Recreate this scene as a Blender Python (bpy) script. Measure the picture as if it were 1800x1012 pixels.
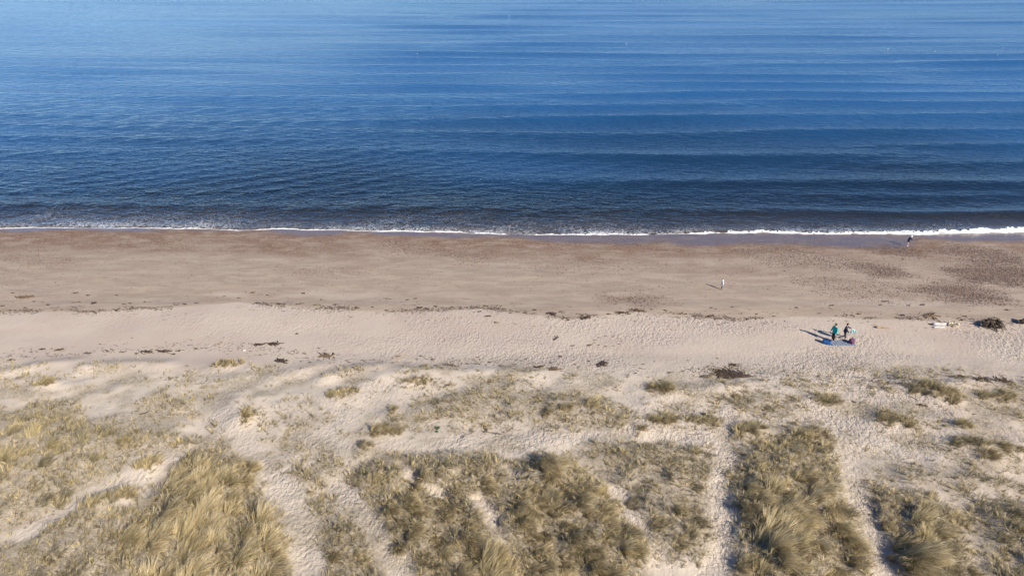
import bpy, bmesh, math, random
import numpy as np
from mathutils import Vector, Matrix, Euler

for o in list(bpy.data.objects):
    bpy.data.objects.remove(o)
random.seed(7)
RNG = np.random.default_rng(11)
R = math.radians
scene = bpy.context.scene
COL = scene.collection

# ------------------------------------------------------------------ camera
CAM_Z = 34.0
PITCH = R(27.9)
FPX = 1239.0                       # focal length in photo pixels (1800 wide)
cam = bpy.data.cameras.new('camera')
cam.sensor_width = 36.0
cam.lens = 36.0 * FPX / 1800.0
cam.clip_start = 0.5
cam.clip_end = 20000
camo = bpy.data.objects.new('camera', cam)
camo.location = (0, 0, CAM_Z)
camo.rotation_euler = (math.pi / 2 - PITCH, 0, 0)
COL.objects.link(camo)
scene.camera = camo

# ------------------------------------------------------------------ sky, sun, exposure
SUN_EL = R(33.0)
SH = Vector((-0.70, 0.714))        # direction in which shadows fall
sun_az = math.atan2(-SH.y, -SH.x)  # math angle of the sun's ground direction
world = bpy.data.worlds.new('World')
scene.world = world
world.use_nodes = True
wn = world.node_tree
for n in list(wn.nodes):
    wn.nodes.remove(n)
sky = wn.nodes.new('ShaderNodeTexSky')
sky.sky_type = 'NISHITA'
sky.sun_disc = False
sky.sun_elevation = SUN_EL
sky.sun_rotation = math.pi / 2 - sun_az
sky.altitude = 0
sky.air_density = 0.62
sky.dust_density = 0.0
sky.ozone_density = 7.0
bg = wn.nodes.new('ShaderNodeBackground')
bg.inputs['Strength'].default_value = 0.098
wo = wn.nodes.new('ShaderNodeOutputWorld')
wn.links.new(sky.outputs[0], bg.inputs[0])
wn.links.new(bg.outputs[0], wo.inputs[0])

sl = bpy.data.lights.new('sun', 'SUN')
sl.energy = 5.0
sl.angle = R(0.53)
sl.color = (1.0, 0.925, 0.82)
so = bpy.data.objects.new('sun', sl)
so.rotation_euler = Vector((SH.x * math.cos(SUN_EL), SH.y * math.cos(SUN_EL), -math.sin(SUN_EL))).to_track_quat('-Z', 'Y').to_euler()
so.location = (40, -40, 60)
COL.objects.link(so)

scene.view_settings.view_transform = 'Standard'
scene.view_settings.look = 'None'
scene.view_settings.gamma = 1.0
scene.view_settings.use_curve_mapping = False
scene.view_settings.exposure = 0.68
scene.render.engine = 'CYCLES'
try:
    scene.cycles.max_bounces = 6
    scene.cycles.transparent_max_bounces = 8
except Exception:
    pass

# ------------------------------------------------------------------ numeric helpers
def vnoise(x, y, seed=0):
    x = np.asarray(x, float); y = np.asarray(y, float)
    ix = np.floor(x).astype(np.int64); iy = np.floor(y).astype(np.int64)
    fx = x - ix; fy = y - iy
    fx = fx * fx * (3 - 2 * fx); fy = fy * fy * (3 - 2 * fy)
    def h(a, b):
        n = (a * 374761393 + b * 668265263 + seed * 974711 + 1013) & 0x7fffffff
        n = ((n ^ (n >> 13)) * 1274126177) & 0x7fffffff
        n = n ^ (n >> 16)
        return (n & 0xffff) / 65535.0
    a = h(ix, iy); b = h(ix + 1, iy); c = h(ix, iy + 1); d = h(ix + 1, iy + 1)
    return (a + (b - a) * fx) * (1 - fy) + (c + (d - c) * fx) * fy

def fbm(x, y, seed=0, octv=3):
    s = 0; a = 1.0; t = 0
    for k in range(octv):
        s = s + a * (vnoise(x * 2 ** k + 17.3 * k, y * 2 ** k - 9.1 * k, seed + k) - 0.5)
        t += a; a *= 0.5
    return s / t * 2.0              # about -1..1

def sstep(a, b, x):
    t = np.clip((np.asarray(x, float) - a) / (b - a), 0, 1)
    return t * t * (3 - 2 * t)

CP, SP = math.cos(PITCH), math.sin(PITCH)
def ray(px, py):
    a = (px - 900.0) / FPX; b = -(py - 506.0) / FPX
    return np.array([a, CP + b * SP, -SP + b * CP])

def hit(px, py, hf, it=14):
    d = ray(px, py); z = 2.0
    for _ in range(it):
        t = (z - CAM_Z) / d[2]
        p = d * t
        z = 0.5 * z + 0.5 * float(hf(p[0], p[1]))
    return np.array([p[0], p[1], z])

# ------------------------------------------------------------------ shoreline and beach profile
FOAM_PX = [(-300,401),(0,401),(150,400),(300,401),(420,404),(480,402),(600,405),(700,407),(850,409),(950,411),(1050,411),(1150,410),(1250,409),(1350,408.5),(1450,408),(1550,409),(1650,411),(1750,410),(1800,409),(2100,408)]
FW = np.array([hit(x, y, lambda a, b: 0.08) for x, y in FOAM_PX])
def shore_y(x):
    x = np.asarray(x, float)
    return np.interp(x, FW[:, 0], FW[:, 1]) + 0.22 * fbm(x / 2.3, x * 0 + 3.1, 5) + 0.85 * fbm(x / 8.0, x * 0 + 1.7, 6, 2)

_py = np.array([-1500, -200, 0, 20, 28, 36, 43, 46.0, 48.5, 52, 57.2, 58.6, 66, 73, 78, 84, 95, 140, 400, 9000.])
_pz = np.array([9, 6, 4.6, 4.0, 3.8, 3.4, 2.8, 2.45, 2.1, 1.9, 1.72, 1.56, 1.02, 0.42, 0.02, -0.5, -1.3, -3.5, -9, -30.])
_gy = np.linspace(-1500, 3000, 18001)
_gz = np.interp(_gy, _py, _pz)
_k = np.hanning(9); _k /= _k.sum()
_gz = np.convolve(np.pad(_gz, 4, mode='edge'), _k, mode='valid')
def h0(x, y):
    ys = np.interp(np.asarray(x, float), FW[:, 0], FW[:, 1])
    return np.interp(np.asarray(y, float) - (ys - 78.0) * sstep(52, 74, y), _gy, _gz)

def W0(pts, lift=0.0):             # photo pixels -> ground plan points on the bare profile
    return np.array([hit(x, y, lambda a, b: h0(a, b) + lift)[:2] for x, y in pts])

def poly_sd(P, x, y):              # signed distance, positive inside
    d = np.full(x.shape, 1e9); ins = np.zeros(x.shape, bool)
    n = len(P)
    for i in range(n):
        ax, ay = P[i]; bx, by = P[(i + 1) % n]
        ex, ey = bx - ax, by - ay
        t = np.clip(((x - ax) * ex + (y - ay) * ey) / (ex * ex + ey * ey + 1e-12), 0, 1)
        d = np.minimum(d, np.hypot(x - ax - t * ex, y - ay - t * ey))
        c = ((ay > y) != (by > y)) & (x < (bx - ax) * (y - ay) / (by - ay + 1e-12) + ax)
        ins ^= c
    return np.where(ins, d, -d)

def line_d(P, x, y):               # distance to an open polyline
    d = np.full(np.shape(x), 1e9)
    for i in range(len(P) - 1):
        ax, ay = P[i]; bx, by = P[i + 1]
        ex, ey = bx - ax, by - ay
        t = np.clip(((x - ax) * ex + (y - ay) * ey) / (ex * ex + ey * ey + 1e-12), 0, 1)
        d = np.minimum(d, np.hypot(x - ax - t * ex, y - ay - t * ey))
    return d

# ------------------------------------------------------------------ grass beds: outline in the photo, hummock height, cover, blade length, tint
# tint: 0 grey-olive, 1 blond straw
BEDS = [
 ('dense', 0.55, 0.68, 0.55, 0.30, 'tan and olive marram grass bed at the far left of the dunes',
  [(-160,705),(0,712),(60,703),(120,706),(145,735),(215,752),(300,750),(312,765),(228,800),(215,822),(160,850),(60,905),(0,940),(-160,960)]),
 ('dense', 0.50, 0.80, 0.55, 0.28, 'low olive grass in the bottom left corner below the sandy trail',
  [(-200,975),(0,950),(60,925),(110,882),(170,862),(218,850),(208,930),(205,1080),(-200,1080)]),
 ('dense', 0.95, 1.00, 0.80, 0.85, 'large windswept blond grass bed left of the widest sandy path',
  [(322,772),(390,788),(430,795),(458,825),(442,842),(470,870),(500,910),(512,960),(500,1080),(195,1080),(208,930),(230,890),(268,860),(292,815)]),
 ('dense', 0.45, 0.80, 0.50, 0.25, 'small dark grass patch on the right of the widest path',
  [(513,832),(545,806),(590,798),(602,818),(565,850),(528,846)]),
 ('dense', 0.40, 0.85, 0.50, 0.40, 'small rounded grass hummock in the middle of the forked path',
  [(514,868),(540,860),(572,880),(576,892),(545,900),(518,888)]),
 ('dense', 0.60, 1.0, 0.60, 0.40, 'oval olive grass hummock between the two branches of the forked path',
  [(558,912),(598,897),(640,915),(662,960),(700,1080),(585,1080),(560,965)]),
 ('dense', 0.85, 0.97, 0.72, 0.62, 'broad tawny grass bed filling the bottom centre',
  [(608,828),(655,795),(800,792),(870,800),(960,800),(1015,800),(1060,846),(1092,892),(1130,950),(1165,1080),(735,1080),(690,950),(640,903),(610,862)]),
 ('dense', 0.60, 0.72, 0.50, 0.30, 'greyish grass bed between the centre bed and the narrow curving path',
  [(1015,792),(1080,772),(1180,768),(1260,798),(1266,828),(1240,852),(1250,900),(1272,960),(1240,985),(1180,975),(1122,932),(1102,882),(1066,850)]),
 ('dense', 0.90, 0.92, 0.78, 0.68, 'shaggy blond and olive grass bed between the two right-hand paths',
  [(1272,850),(1300,790),(1400,770),(1460,778),(1482,840),(1505,900),(1532,950),(1552,1080),(1285,1080),(1280,920)]),
 ('dense', 0.85, 0.90, 0.70, 0.45, 'olive grass bed with a deep shaded left flank at the lower right',
  [(1514,880),(1545,850),(1640,868),(1690,892),(1702,940),(1740,1080),(1605,1080),(1562,950)]),
 ('dense', 0.75, 0.75, 0.60, 0.30, 'dark grass bed in the bottom right corner',
  [(1688,885),(1740,870),(1800,882),(1960,900),(1960,1080),(1770,1080),(1722,950)]),
 ('sparse', 0.35, 0.50, 0.42, 0.30, 'thin olive grass swathe above the lower right beds',
  [(1520,805),(1620,812),(1700,812),(1785,838),(1900,850),(1900,875),(1780,862),(1640,852),(1530,834)]),
 ('sparse', 0.50, 0.62, 0.50, 0.55, 'long thin tawny grass bank on the central foredune',
  [(672,728),(760,692),(870,675),(980,684),(1085,700),(1125,730),(1128,758),(1050,752),(960,742),(860,730),(770,735),(690,745)]),
 ('sparse', 0.25, 0.38, 0.40, 0.50, 'faint patch of thin grass on the pale left foredune',
  [(225,705),(265,685),(330,682),(365,700),(330,735),(275,738)]),
 ('sparse', 0.30, 0.55, 0.42, 0.35, 'thin grass on the low rise between the right-hand paths',
  [(1282,748),(1330,738),(1400,745),(1462,772),(1400,776),(1300,772)]),
 ('sparse', 0.30, 0.45, 0.35, 0.35, 'sparse grass on the rounded foredune below the largest seaweed heap',
  [(1290,690),(1340,680),(1405,700),(1410,718),(1340,722),(1295,712)]),
]
BEDW = [W0(b[6], 0.35) for b in BEDS]

# crest lines of the low foredune ridge (thin grass grows on them)
RIMS = [
 ([(-150,665),(0,652),(60,640),(130,634)], 0.45), ([(150,643),(215,638),(290,638)], 0.45),
 ([(482,658),(520,648),(560,642)], 0.35), ([(565,662),(610,650),(662,644)], 0.45),
 ([(672,660),(715,648),(790,650),(870,652),(945,656)], 0.45), ([(385,668),(430,656)], 0.3),
 ([(410,735),(412,700),(432,688),(455,695)], 0.3), ([(1190,690),(1260,680),(1340,672),(1410,700)], 0.4),
 ([(1590,668),(1640,690),(1700,668),(1800,680)], 0.4),
]
RIMW = [(W0(p, 0.2), a) for p, a in RIMS]

PATHS = [(W0(p, 0.1), w * 0.78) for p, w in [
  ([(395, 690), (400, 740), (455, 800), (500, 860), (535, 930), (550, 1080)], 1.1),
  ([(330, 790), (210, 850), (120, 900), (40, 940)], 0.7),
  ([(590, 850), (628, 885), (682, 950), (735, 1080)], 0.65),
  ([(520, 760), (620, 780), (760, 785), (900, 775), (1100, 765), (1260, 770)], 0.9),
  ([(1275, 715), (1272, 800), (1258, 850), (1275, 900), (1270, 980), (1200, 1080)], 0.8),
  ([(1430, 700), (1475, 760), (1500, 850), (1530, 920), (1570, 1080)], 0.8),
  ([(835, 880), (862, 915), (885, 950), (900, 985)], 0.42), ([(700, 812), (735, 850), (790, 880)], 0.30), ([(870, 800), (905, 838), (960, 850)], 0.35),
  ([(1080, 860), (1120, 920), (1180, 1000)], 0.5),
  ([(560, 700), (600, 730), (560, 770)], 0.9),
]]

TUFTS = [  # px, py, half width px, half depth px, length, tint, label
 (397,638,24,8,0.45,0.45,'lone bright green-gold grass tuft left of centre above the hooked grass rim'),
 (85,672,17,8,0.45,0.55,'round tawny tuft on the pale left foredune'),
 (428,732,12,12,0.45,0.50,'tuft at the lower end of the hooked grass rim beside the wide path'),
 (600,690,24,12,0.40,0.50,'ragged ochre tuft on the white sand left of the central foredune'),
 (728,668,20,7,0.38,0.45,'small tuft on the slope under the tan branch'),
 (688,720,12,8,0.50,0.35,'tuft with a dark left side at the left end of the central grass bank'),
 (680,757,26,9,0.45,0.35,'dark low clump above the blond tuft at the path junction'),
 (641,783,10,8,0.50,0.95,'small bright blond tuft at the path junction'),
 (962,818,22,16,0.85,0.95,'big bright blond tussock with a dark left shadow at the top of the centre bed'),
 (262,812,20,11,0.55,0.65,'golden tuft standing alone on the left sandy trail'),
 (155,887,14,10,0.45,0.50,'small tuft on the lower left sandy trail'),
 (212,870,20,8,0.42,0.45,'low tuft right of the lower left sandy trail'),
 (1168,680,28,11,0.55,0.50,'grass tuft with a dark left end left of the largest seaweed heap'),
 (1165,735,24,10,0.50,0.45,'round tuft at the right end of the central grass bank'),
 (1238,738,28,11,0.48,0.45,'tuft just left of the narrow curving path'),
 (1125,755,10,7,0.50,0.30,'small dark tuft below the right end of the central bank'),
 (1450,702,27,10,0.50,0.40,'elongated tuft at the top of the rightmost path'),
 (1425,762,28,11,0.55,0.50,'tuft with a dark left flank left of the rightmost path'),
 (1318,752,26,10,0.48,0.40,'tuft at the left of the low rise between the right-hand paths'),
 (1570,737,32,13,0.50,0.45,'wide tuft on bare sand right of the rightmost path'),
 (1622,678,24,10,0.60,0.35,'dark green-topped tuft on the right foredune crest'),
 (1668,697,24,9,0.50,0.50,'tawny tuft trailing down from the right foredune crest'),
 (1750,695,30,10,0.45,0.50,'thin tawny tuft near the right edge of the foredune'),
 (1690,746,14,8,0.60,0.50,'upright tuft casting a long dark shadow on the right dune slope'),
 (1700,775,34,9,0.45,0.35,'low dark grass clump below the upright right-hand tuft'),
 (1738,795,14,12,0.60,0.65,'golden tuft with a dark hollow on its left at the right dune slope'),
 (1772,785,20,10,0.50,0.50,'tuft nearest the right edge on the dune slope'),
 (1375,955,26,18,1.05,0.95,'long blond windswept tussock in the lower part of the right-hand grass bed'),
 (1610,980,34,20,1.10,0.80,'large golden windswept tussock at the bottom right beside the rightmost path'),
 (1395,905,34,18,1.05,0.90,'arching blond tussock in the middle of the right-hand grass bed'),
]
TUFTW = [(W0([(t[0], t[1])], 0.3)[0], t[2] / 21.0, t[3] / 13.0) for t in TUFTS]

def path_mask(x, y):
    p = np.zeros(np.shape(x))
    for P, w in PATHS:
        lo = P.min(0) - 3; hi = P.max(0) + 3
        m = (x > lo[0]) & (x < hi[0]) & (y > lo[1]) & (y < hi[1])
        if np.any(m):
            p[m] = np.maximum(p[m], sstep(w * 1.25, w * 0.65, line_d(P, x[m], y[m]) + 0.55 * fbm(x[m] / 1.3, y[m] / 1.3, 33, 3)))
    return p

def bed_cover(x, y):
    x = np.asarray(x, float); y = np.asarray(y, float)
    c = np.zeros(np.broadcast(x, y).shape); hum = np.zeros_like(c)
    nz = 0.55 * fbm(x / 1.6, y / 1.6, 31, 3)
    for b, P in zip(BEDS, BEDW):
        lo = P.min(0) - 2; hi = P.max(0) + 2
        m = (x > lo[0]) & (x < hi[0]) & (y > lo[1]) & (y < hi[1])
        if not np.any(m):
            continue
        sd = np.full(c.shape, -9.0)
        sd[m] = poly_sd(P, x[m], y[m])
        e = sd + nz
        c = np.maximum(c, b[2] * sstep(-0.6, 0.7, e))
        hum = np.maximum(hum, 0.55 * b[1] * sstep(-1.2, 2.4, sd + 1.2 * nz))
    pm = path_mask(x, y)
    return c * (1 - pm), hum * (1 - 0.75 * pm)

def mound(x, y):                   # tussock mounds: lobed, about 1.3 m apart
    return sstep(0.30, 0.75, vnoise(x / 1.0 + 0.4 * fbm(x / 2, y / 2, 26), y / 1.35, 25))

def height(x, y):
    x = np.asarray(x, float); y = np.asarray(y, float)
    sh = np.broadcast(x, y).shape
    x = np.broadcast_to(x, sh).ravel(); y = np.broadcast_to(y, sh).ravel()
    z = h0(x, y)
    dune = 1 - sstep(44.5, 49.0, y + 1.2 * fbm(x / 6, y * 0, 3))
    z = z + dune * (0.17 * fbm(x / 5.0, y / 4.0, 21, 3) + 0.09 * fbm(x / 1.4, y / 1.4, 22, 2))
    z = z + (1 - dune) * 0.05 * fbm(x / 6.0, y / 2.5, 23, 2) * sstep(78, 60, y)
    c, hum = bed_cover(x, y)
    z = z + hum * (0.75 + 0.45 * mound(x, y))
    for P, a in RIMW:
        lo = P.min(0) - 4; hi = P.max(0) + 4
        m = (x > lo[0]) & (x < hi[0]) & (y > lo[1]) & (y < hi[1])
        if np.any(m):
            d = line_d(P, x[m], y[m])
            z[m] += 0.55 * a * np.exp(-(d / 0.9) ** 2)
    for c_, rx, ry in TUFTW:
        m = (np.abs(x - c_[0]) < 3 * rx + 1) & (np.abs(y - c_[1]) < 3 * ry + 1)
        if np.any(m):
            z[m] += 0.22 * np.exp(-((x[m] - c_[0]) / (rx + .25)) ** 2 - ((y[m] - c_[1]) / (ry + .25)) ** 2)
    return z.reshape(sh)

def ground(x, y):
    return float(height(np.array([x]), np.array([y]))[0])

def at(px, py):
    return hit(px, py, lambda a, b: ground(a, b))

# ------------------------------------------------------------------ materials
def mat(name):
    m = bpy.data.materials.new(name); m.use_nodes = True
    nt = m.node_tree
    for n in list(nt.nodes):
        nt.nodes.remove(n)
    out = nt.nodes.new('ShaderNodeOutputMaterial')
    return m, nt, out

class N:
    def __init__(s, nt): s.nt = nt
    def new(s, t, **kw):
        n = s.nt.nodes.new(t)
        for k, v in kw.items(): setattr(n, k, v)
        return n
    def put(s, sock, v):
        if isinstance(v, bpy.types.NodeSocket): s.nt.links.new(v, sock)
        else: sock.default_value = v
    def math(s, op, a, b=0.0, clamp=False):
        n = s.new('ShaderNodeMath', operation=op, use_clamp=clamp)
        s.put(n.inputs[0], a); s.put(n.inputs[1], b); return n.outputs[0]
    def mix(s, f, a, b):
        n = s.new('ShaderNodeMix', data_type='RGBA')
        s.put(n.inputs[0], f); s.put(n.inputs[6], a); s.put(n.inputs[7], b); return n.outputs[2]
    def attr(s, name):
        return s.new('ShaderNodeAttribute', attribute_name=name)
    def obj(s): return s.new('ShaderNodeTexCoord').outputs['Object']
    def mapping(s, v, scale=(1,1,1), rot=(0,0,0), loc=(0,0,0)):
        n = s.new('ShaderNodeMapping'); s.put(n.inputs[0], v)
        n.inputs['Scale'].default_value = scale; n.inputs['Rotation'].default_value = rot
        n.inputs['Location'].default_value = loc
        return n.outputs[0]
    def noise(s, v, scale, detail=2.0, rough=0.5, dist=0.0):
        n = s.new('ShaderNodeTexNoise'); s.put(n.inputs['Vector'], v)
        n.inputs['Scale'].default_value = scale; n.inputs['Detail'].default_value = detail
        n.inputs['Roughness'].default_value = rough; n.inputs['Distortion'].default_value = dist
        return n.outputs[0]
    def vor(s, v, scale, feature='F1', rnd=1.0):
        n = s.new('ShaderNodeTexVoronoi', feature=feature); s.put(n.inputs['Vector'], v)
        n.inputs['Scale'].default_value = scale; n.inputs['Randomness'].default_value = rnd
        return n
    def ramp(s, f, a, b, lo=0.0, hi=1.0):
        n = s.new('ShaderNodeMapRange', clamp=True, interpolation_type='SMOOTHSTEP')
        s.put(n.inputs[0], f); n.inputs[1].default_value = a; n.inputs[2].default_value = b
        n.inputs[3].default_value = lo; n.inputs[4].default_value = hi
        return n.outputs[0]
    def bump(s, h, strength, dist, normal=None):
        n = s.new('ShaderNodeBump'); s.put(n.inputs['Height'], h)
        s.put(n.inputs['Strength'], strength); n.inputs['Distance'].default_value = dist
        if normal is not None: s.put(n.inputs['Normal'], normal)
        return n.outputs[0]
    def pbsdf(s, **kw):
        n = s.new('ShaderNodeBsdfPrincipled')
        for k, v in kw.items(): s.put(n.inputs[k.replace('_', ' ')], v)
        return n

def rgb(r, g, b): return (r, g, b, 1.0)

def sand_material():
    m, nt, out = mat('sand'); n = N(nt); v = n.obj()
    damp = n.attr('damp').outputs['Fac']; wet = n.attr('wet').outputs['Fac']
    red = n.attr('gravel').outputs['Fac']; foot = n.attr('foot').outputs['Fac']
    lit = n.attr('litter').outputs['Fac']; dune = n.attr('dune').outputs['Fac']
    big = n.noise(v, 0.18, 3.0); mid = n.noise(v, 1.3, 4.0); fine = n.noise(v, 14.0, 3.0, 0.65)
    streak = n.noise(n.mapping(v, (0.30, 1.0, 1.0), (0, 0, 0.06)), 0.9, 6.0, 0.7, 0.5)
    c = n.mix(n.ramp(big, 0.35, 0.65), rgb(0.480, 0.398, 0.320), rgb(0.440, 0.356, 0.288))
    c = n.mix(dune, c, rgb(0.525, 0.446, 0.355))
    c = n.mix(n.ramp(mid, 0.5, 0.8, 0, 0.35), c, rgb(0.37, 0.31, 0.26))
    dampc = n.mix(n.ramp(streak, 0.35, 0.68), rgb(0.300, 0.232, 0.178), rgb(0.385, 0.308, 0.238))
    c = n.mix(damp, c, dampc)
    redc = n.mix(n.ramp(n.noise(v, 5.0, 5.0, 0.75), 0.42, 0.60), rgb(0.145, 0.080, 0.052), rgb(0.270, 0.185, 0.135))
    redm = n.math('MULTIPLY', red, n.ramp(n.noise(n.mapping(v, (0.45, 1.0, 1.0)), 0.9, 5.0, 0.7), 0.36, 0.56, 0.40, 1.0))
    c = n.mix(redm, c, redc)
    c = n.mix(n.math('MULTIPLY', wet, 0.80), c, rgb(0.115, 0.078, 0.062))
    litc = n.mix(n.ramp(n.noise(v, 7.0, 4.0, 0.7), 0.35, 0.65), rgb(0.165, 0.135, 0.085), rgb(0.36, 0.30, 0.215))
    c = n.mix(n.math('MULTIPLY', lit, n.ramp(n.noise(v, 2.6, 5.0, 0.72), 0.28, 0.50)), c, litc)
    c = n.mix(n.ramp(fine, 0.52, 0.75, 0, 0.38), c, rgb(0.20, 0.16, 0.13))
    c = n.mix(n.math('MULTIPLY', damp, n.ramp(n.noise(v, 6.0, 5.0, 0.8), 0.56, 0.70, 0, 0.45)), c, rgb(0.15, 0.115, 0.095))
    # dimples of footprints and wind ripples, in the surface
    wv = n.mapping(v, (1.55, 1.0, 1.0))
    f1 = n.noise(wv, 3.6, 3.0, 0.60, 0.3)
    f2 = n.vor(n.mapping(v, (1.6, 1.0, 1.0), (0, 0, 0.15)), 2.4, 'SMOOTH_F1').outputs['Distance']
    f3 = n.noise(n.mapping(v, (1.4, 1.0, 1.0)), 7.0, 3.0, 0.65)
    hgt = n.math('ADD', n.math('ADD', n.math('MULTIPLY', f1, 0.75), n.math('MULTIPLY', f2, 0.40)), n.math('MULTIPLY', f3, 0.30))
    b1 = n.bump(hgt, foot, 0.26)
    b2 = n.bump(n.noise(v, 30.0, 2.0), 0.25, 0.012, b1)
    rough = n.ramp(wet, 0.0, 1.0, 0.92, 0.18)
    p = n.pbsdf(Base_Color=c, Roughness=rough, Normal=b2)
    n.put(p.inputs['Specular IOR Level'], n.ramp(wet, 0, 1, 0.2, 0.6))
    nt.links.new(p.outputs[0], out.inputs[0])
    return m

def water_material():
    m, nt, out = mat('sea_water'); n = N(nt); v = n.obj()
    shal = n.attr('shallow').outputs['Fac']; off = n.attr('offshore').outputs['Fac']; foam = n.attr('foam').outputs['Fac']
    edge = n.attr('edge').outputs['Fac']; calm = n.attr('calm').outputs['Fac']
    c = n.mix(shal, n.mix(off, rgb(0.003, 0.009, 0.015), rgb(0.014, 0.080, 0.205)), rgb(0.090, 0.072, 0.055))  # bluer offshore: water's own colour plus sky reflection put into the base colour
    chop = n.noise(n.mapping(v, (0.42, 1.0, 1.0), (0, 0, 0.35)), 0.85, 3.0, 0.55, 0.3)
    chop2 = n.noise(n.mapping(v, (0.5, 1.0, 1.0), (0, 0, -0.15)), 2.4, 2.0, 0.5, 0.2)
    h = n.math('ADD', chop, n.math('MULTIPLY', chop2, 0.42))
    b = n.bump(h, calm, 0.62)
    p = n.pbsdf(Base_Color=c, Roughness=0.10, IOR=1.333, Normal=b)
    # lacy foam left by the last wave
    w = n.noise(n.mapping(v, (0.7, 1.0, 1.0)), 1.6, 4.0, 0.65, 1.2)
    lace = n.math('ABSOLUTE', n.math('SUBTRACT', w, 0.5))
    thr = n.math('MULTIPLY', foam, 0.055)
    fm = n.math('LESS_THAN', lace, thr)
    fd = n.pbsdf(Base_Color=rgb(0.80, 0.81, 0.82), Roughness=0.8)
    ms = n.new('ShaderNodeMixShader'); n.put(ms.inputs[0], n.math('MULTIPLY', fm, n.math('ADD', 0.30, n.math('MULTIPLY', foam, 0.45))))
    nt.links.new(p.outputs[0], ms.inputs[1]); nt.links.new(fd.outputs[0], ms.inputs[2])
    tr = n.new('ShaderNodeBsdfTransparent')
    me = n.new('ShaderNodeMixShader'); n.put(me.inputs[0], edge)
    nt.links.new(ms.outputs[0], me.inputs[1]); nt.links.new(tr.outputs[0], me.inputs[2])
    nt.links.new(me.outputs[0], out.inputs[0])
    return m

def col_material(name, rough=0.75, transl=0.0, noise_amt=0.0):
    """colour comes from the 'tint' point attribute of the mesh"""
    m, nt, out = mat(name); n = N(nt)
    c = n.attr('tint').outputs['Color']
    if noise_amt:
        c = n.mix(n.ramp(n.noise(n.obj(), 6.0, 3.0), 0.3, 0.7, 0, noise_amt), c, rgb(0.03, 0.025, 0.02))
    p = n.pbsdf(Base_Color=c, Roughness=rough)
    n.put(p.inputs['Specular IOR Level'], 0.25)
    if transl:
        t = n.new('ShaderNodeBsdfTranslucent'); n.put(t.inputs[0], c)
        ms = n.new('ShaderNodeMixShader'); ms.inputs[0].default_value = transl
        nt.links.new(p.outputs[0], ms.inputs[1]); nt.links.new(t.outputs[0], ms.inputs[2])
        nt.links.new(ms.outputs[0], out.inputs[0])
    else:
        nt.links.new(p.outputs[0], out.inputs[0])
    return m

def plain(name, c1, c2, scale=8.0, rough=0.8, bump=0.0, stretch=(1,1,1), spec=0.3):
    m, nt, out = mat(name); n = N(nt); v = n.mapping(n.obj(), stretch)
    nz = n.noise(v, scale, 4.0, 0.6)
    c = n.mix(n.ramp(nz, 0.32, 0.68), rgb(*c1), rgb(*c2))
    p = n.pbsdf(Base_Color=c, Roughness=rough)
    n.put(p.inputs['Specular IOR Level'], spec)
    if bump: n.put(p.inputs['Normal'], n.bump(nz, 1.0, bump))
    nt.links.new(p.outputs[0], out.inputs[0])
    return m

M_SAND = sand_material()
M_WATER = water_material()
M_GRASS = col_material('marram_grass', 0.65, 0.22)
M_STONE = col_material('pebble', 0.75)
M_WEED = plain('dry_seaweed', (0.030, 0.020, 0.014), (0.085, 0.055, 0.036), 9.0, 0.75)
M_WEED_BROWN = plain('brown_seaweed', (0.085, 0.052, 0.030), (0.19, 0.125, 0.075), 9.0, 0.8)
M_WEED_OLIVE = plain('olive_seaweed', (0.10, 0.085, 0.035), (0.20, 0.17, 0.085), 9.0, 0.8)
M_WOOD_DARK = plain('wet_dark_wood', (0.024, 0.017, 0.012), (0.095, 0.066, 0.043), 7.0, 0.85, 0.01, (1, 1, 0.3))
M_WOOD_TAN = plain('tan_driftwood', (0.24, 0.165, 0.095), (0.38, 0.28, 0.18), 7.0, 0.85, 0.006)
M_WOOD_GREY = plain('grey_driftwood', (0.13, 0.105, 0.085), (0.30, 0.26, 0.22), 9.0, 0.85, 0.006)
M_WOOD_PALE = plain('bleached_wood', (0.36, 0.33, 0.30), (0.58, 0.55, 0.52), 6.0, 0.8, 0.006)
M_WOOD_CREAM = plain('cream_bleached_wood', (0.36, 0.30, 0.21), (0.54, 0.48, 0.36), 6.0, 0.8, 0.006)
M_FOAM = plain('surf_foam', (0.60, 0.61, 0.62), (0.80, 0.80, 0.80), 5.0, 0.8, 0.03)

# ------------------------------------------------------------------ mesh helpers
def mesh_np(name, verts, faces=None, tris=None, quads=None, attrs=None, cols=None, smooth=False):
    me = bpy.data.meshes.new(name)
    verts = np.asarray(verts, np.float32)
    parts = []
    tot = []
    if quads is not None and len(quads):
        parts.append(np.asarray(quads, np.int32).ravel()); tot.append(np.full(len(quads), 4, np.int32))
    if tris is not None and len(tris):
        parts.append(np.asarray(tris, np.int32).ravel()); tot.append(np.full(len(tris), 3, np.int32))
    loops = np.concatenate(parts); tot = np.concatenate(tot)
    me.vertices.add(len(verts)); me.vertices.foreach_set('co', verts.ravel())
    me.loops.add(len(loops)); me.loops.foreach_set('vertex_index', loops)
    me.polygons.add(len(tot))
    st = np.concatenate([[0], np.cumsum(tot)[:-1]]).astype(np.int32)
    me.polygons.foreach_set('loop_start', st); me.polygons.foreach_set('loop_total', tot)
    if smooth:
        me.polygons.foreach_set('use_smooth', np.ones(len(tot), bool))
    me.update(calc_edges=True); me.validate()
    for k, a in (attrs or {}).items():
        l = me.attributes.new(k, 'FLOAT', 'POINT'); l.data.foreach_set('value', np.asarray(a, np.float32).ravel())
    if cols is not None:
        l = me.attributes.new('tint', 'FLOAT_COLOR', 'POINT')
        c4 = np.ones((len(verts), 4), np.float32); c4[:, :3] = cols
        l.data.foreach_set('color', c4.ravel())
    return me

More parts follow.
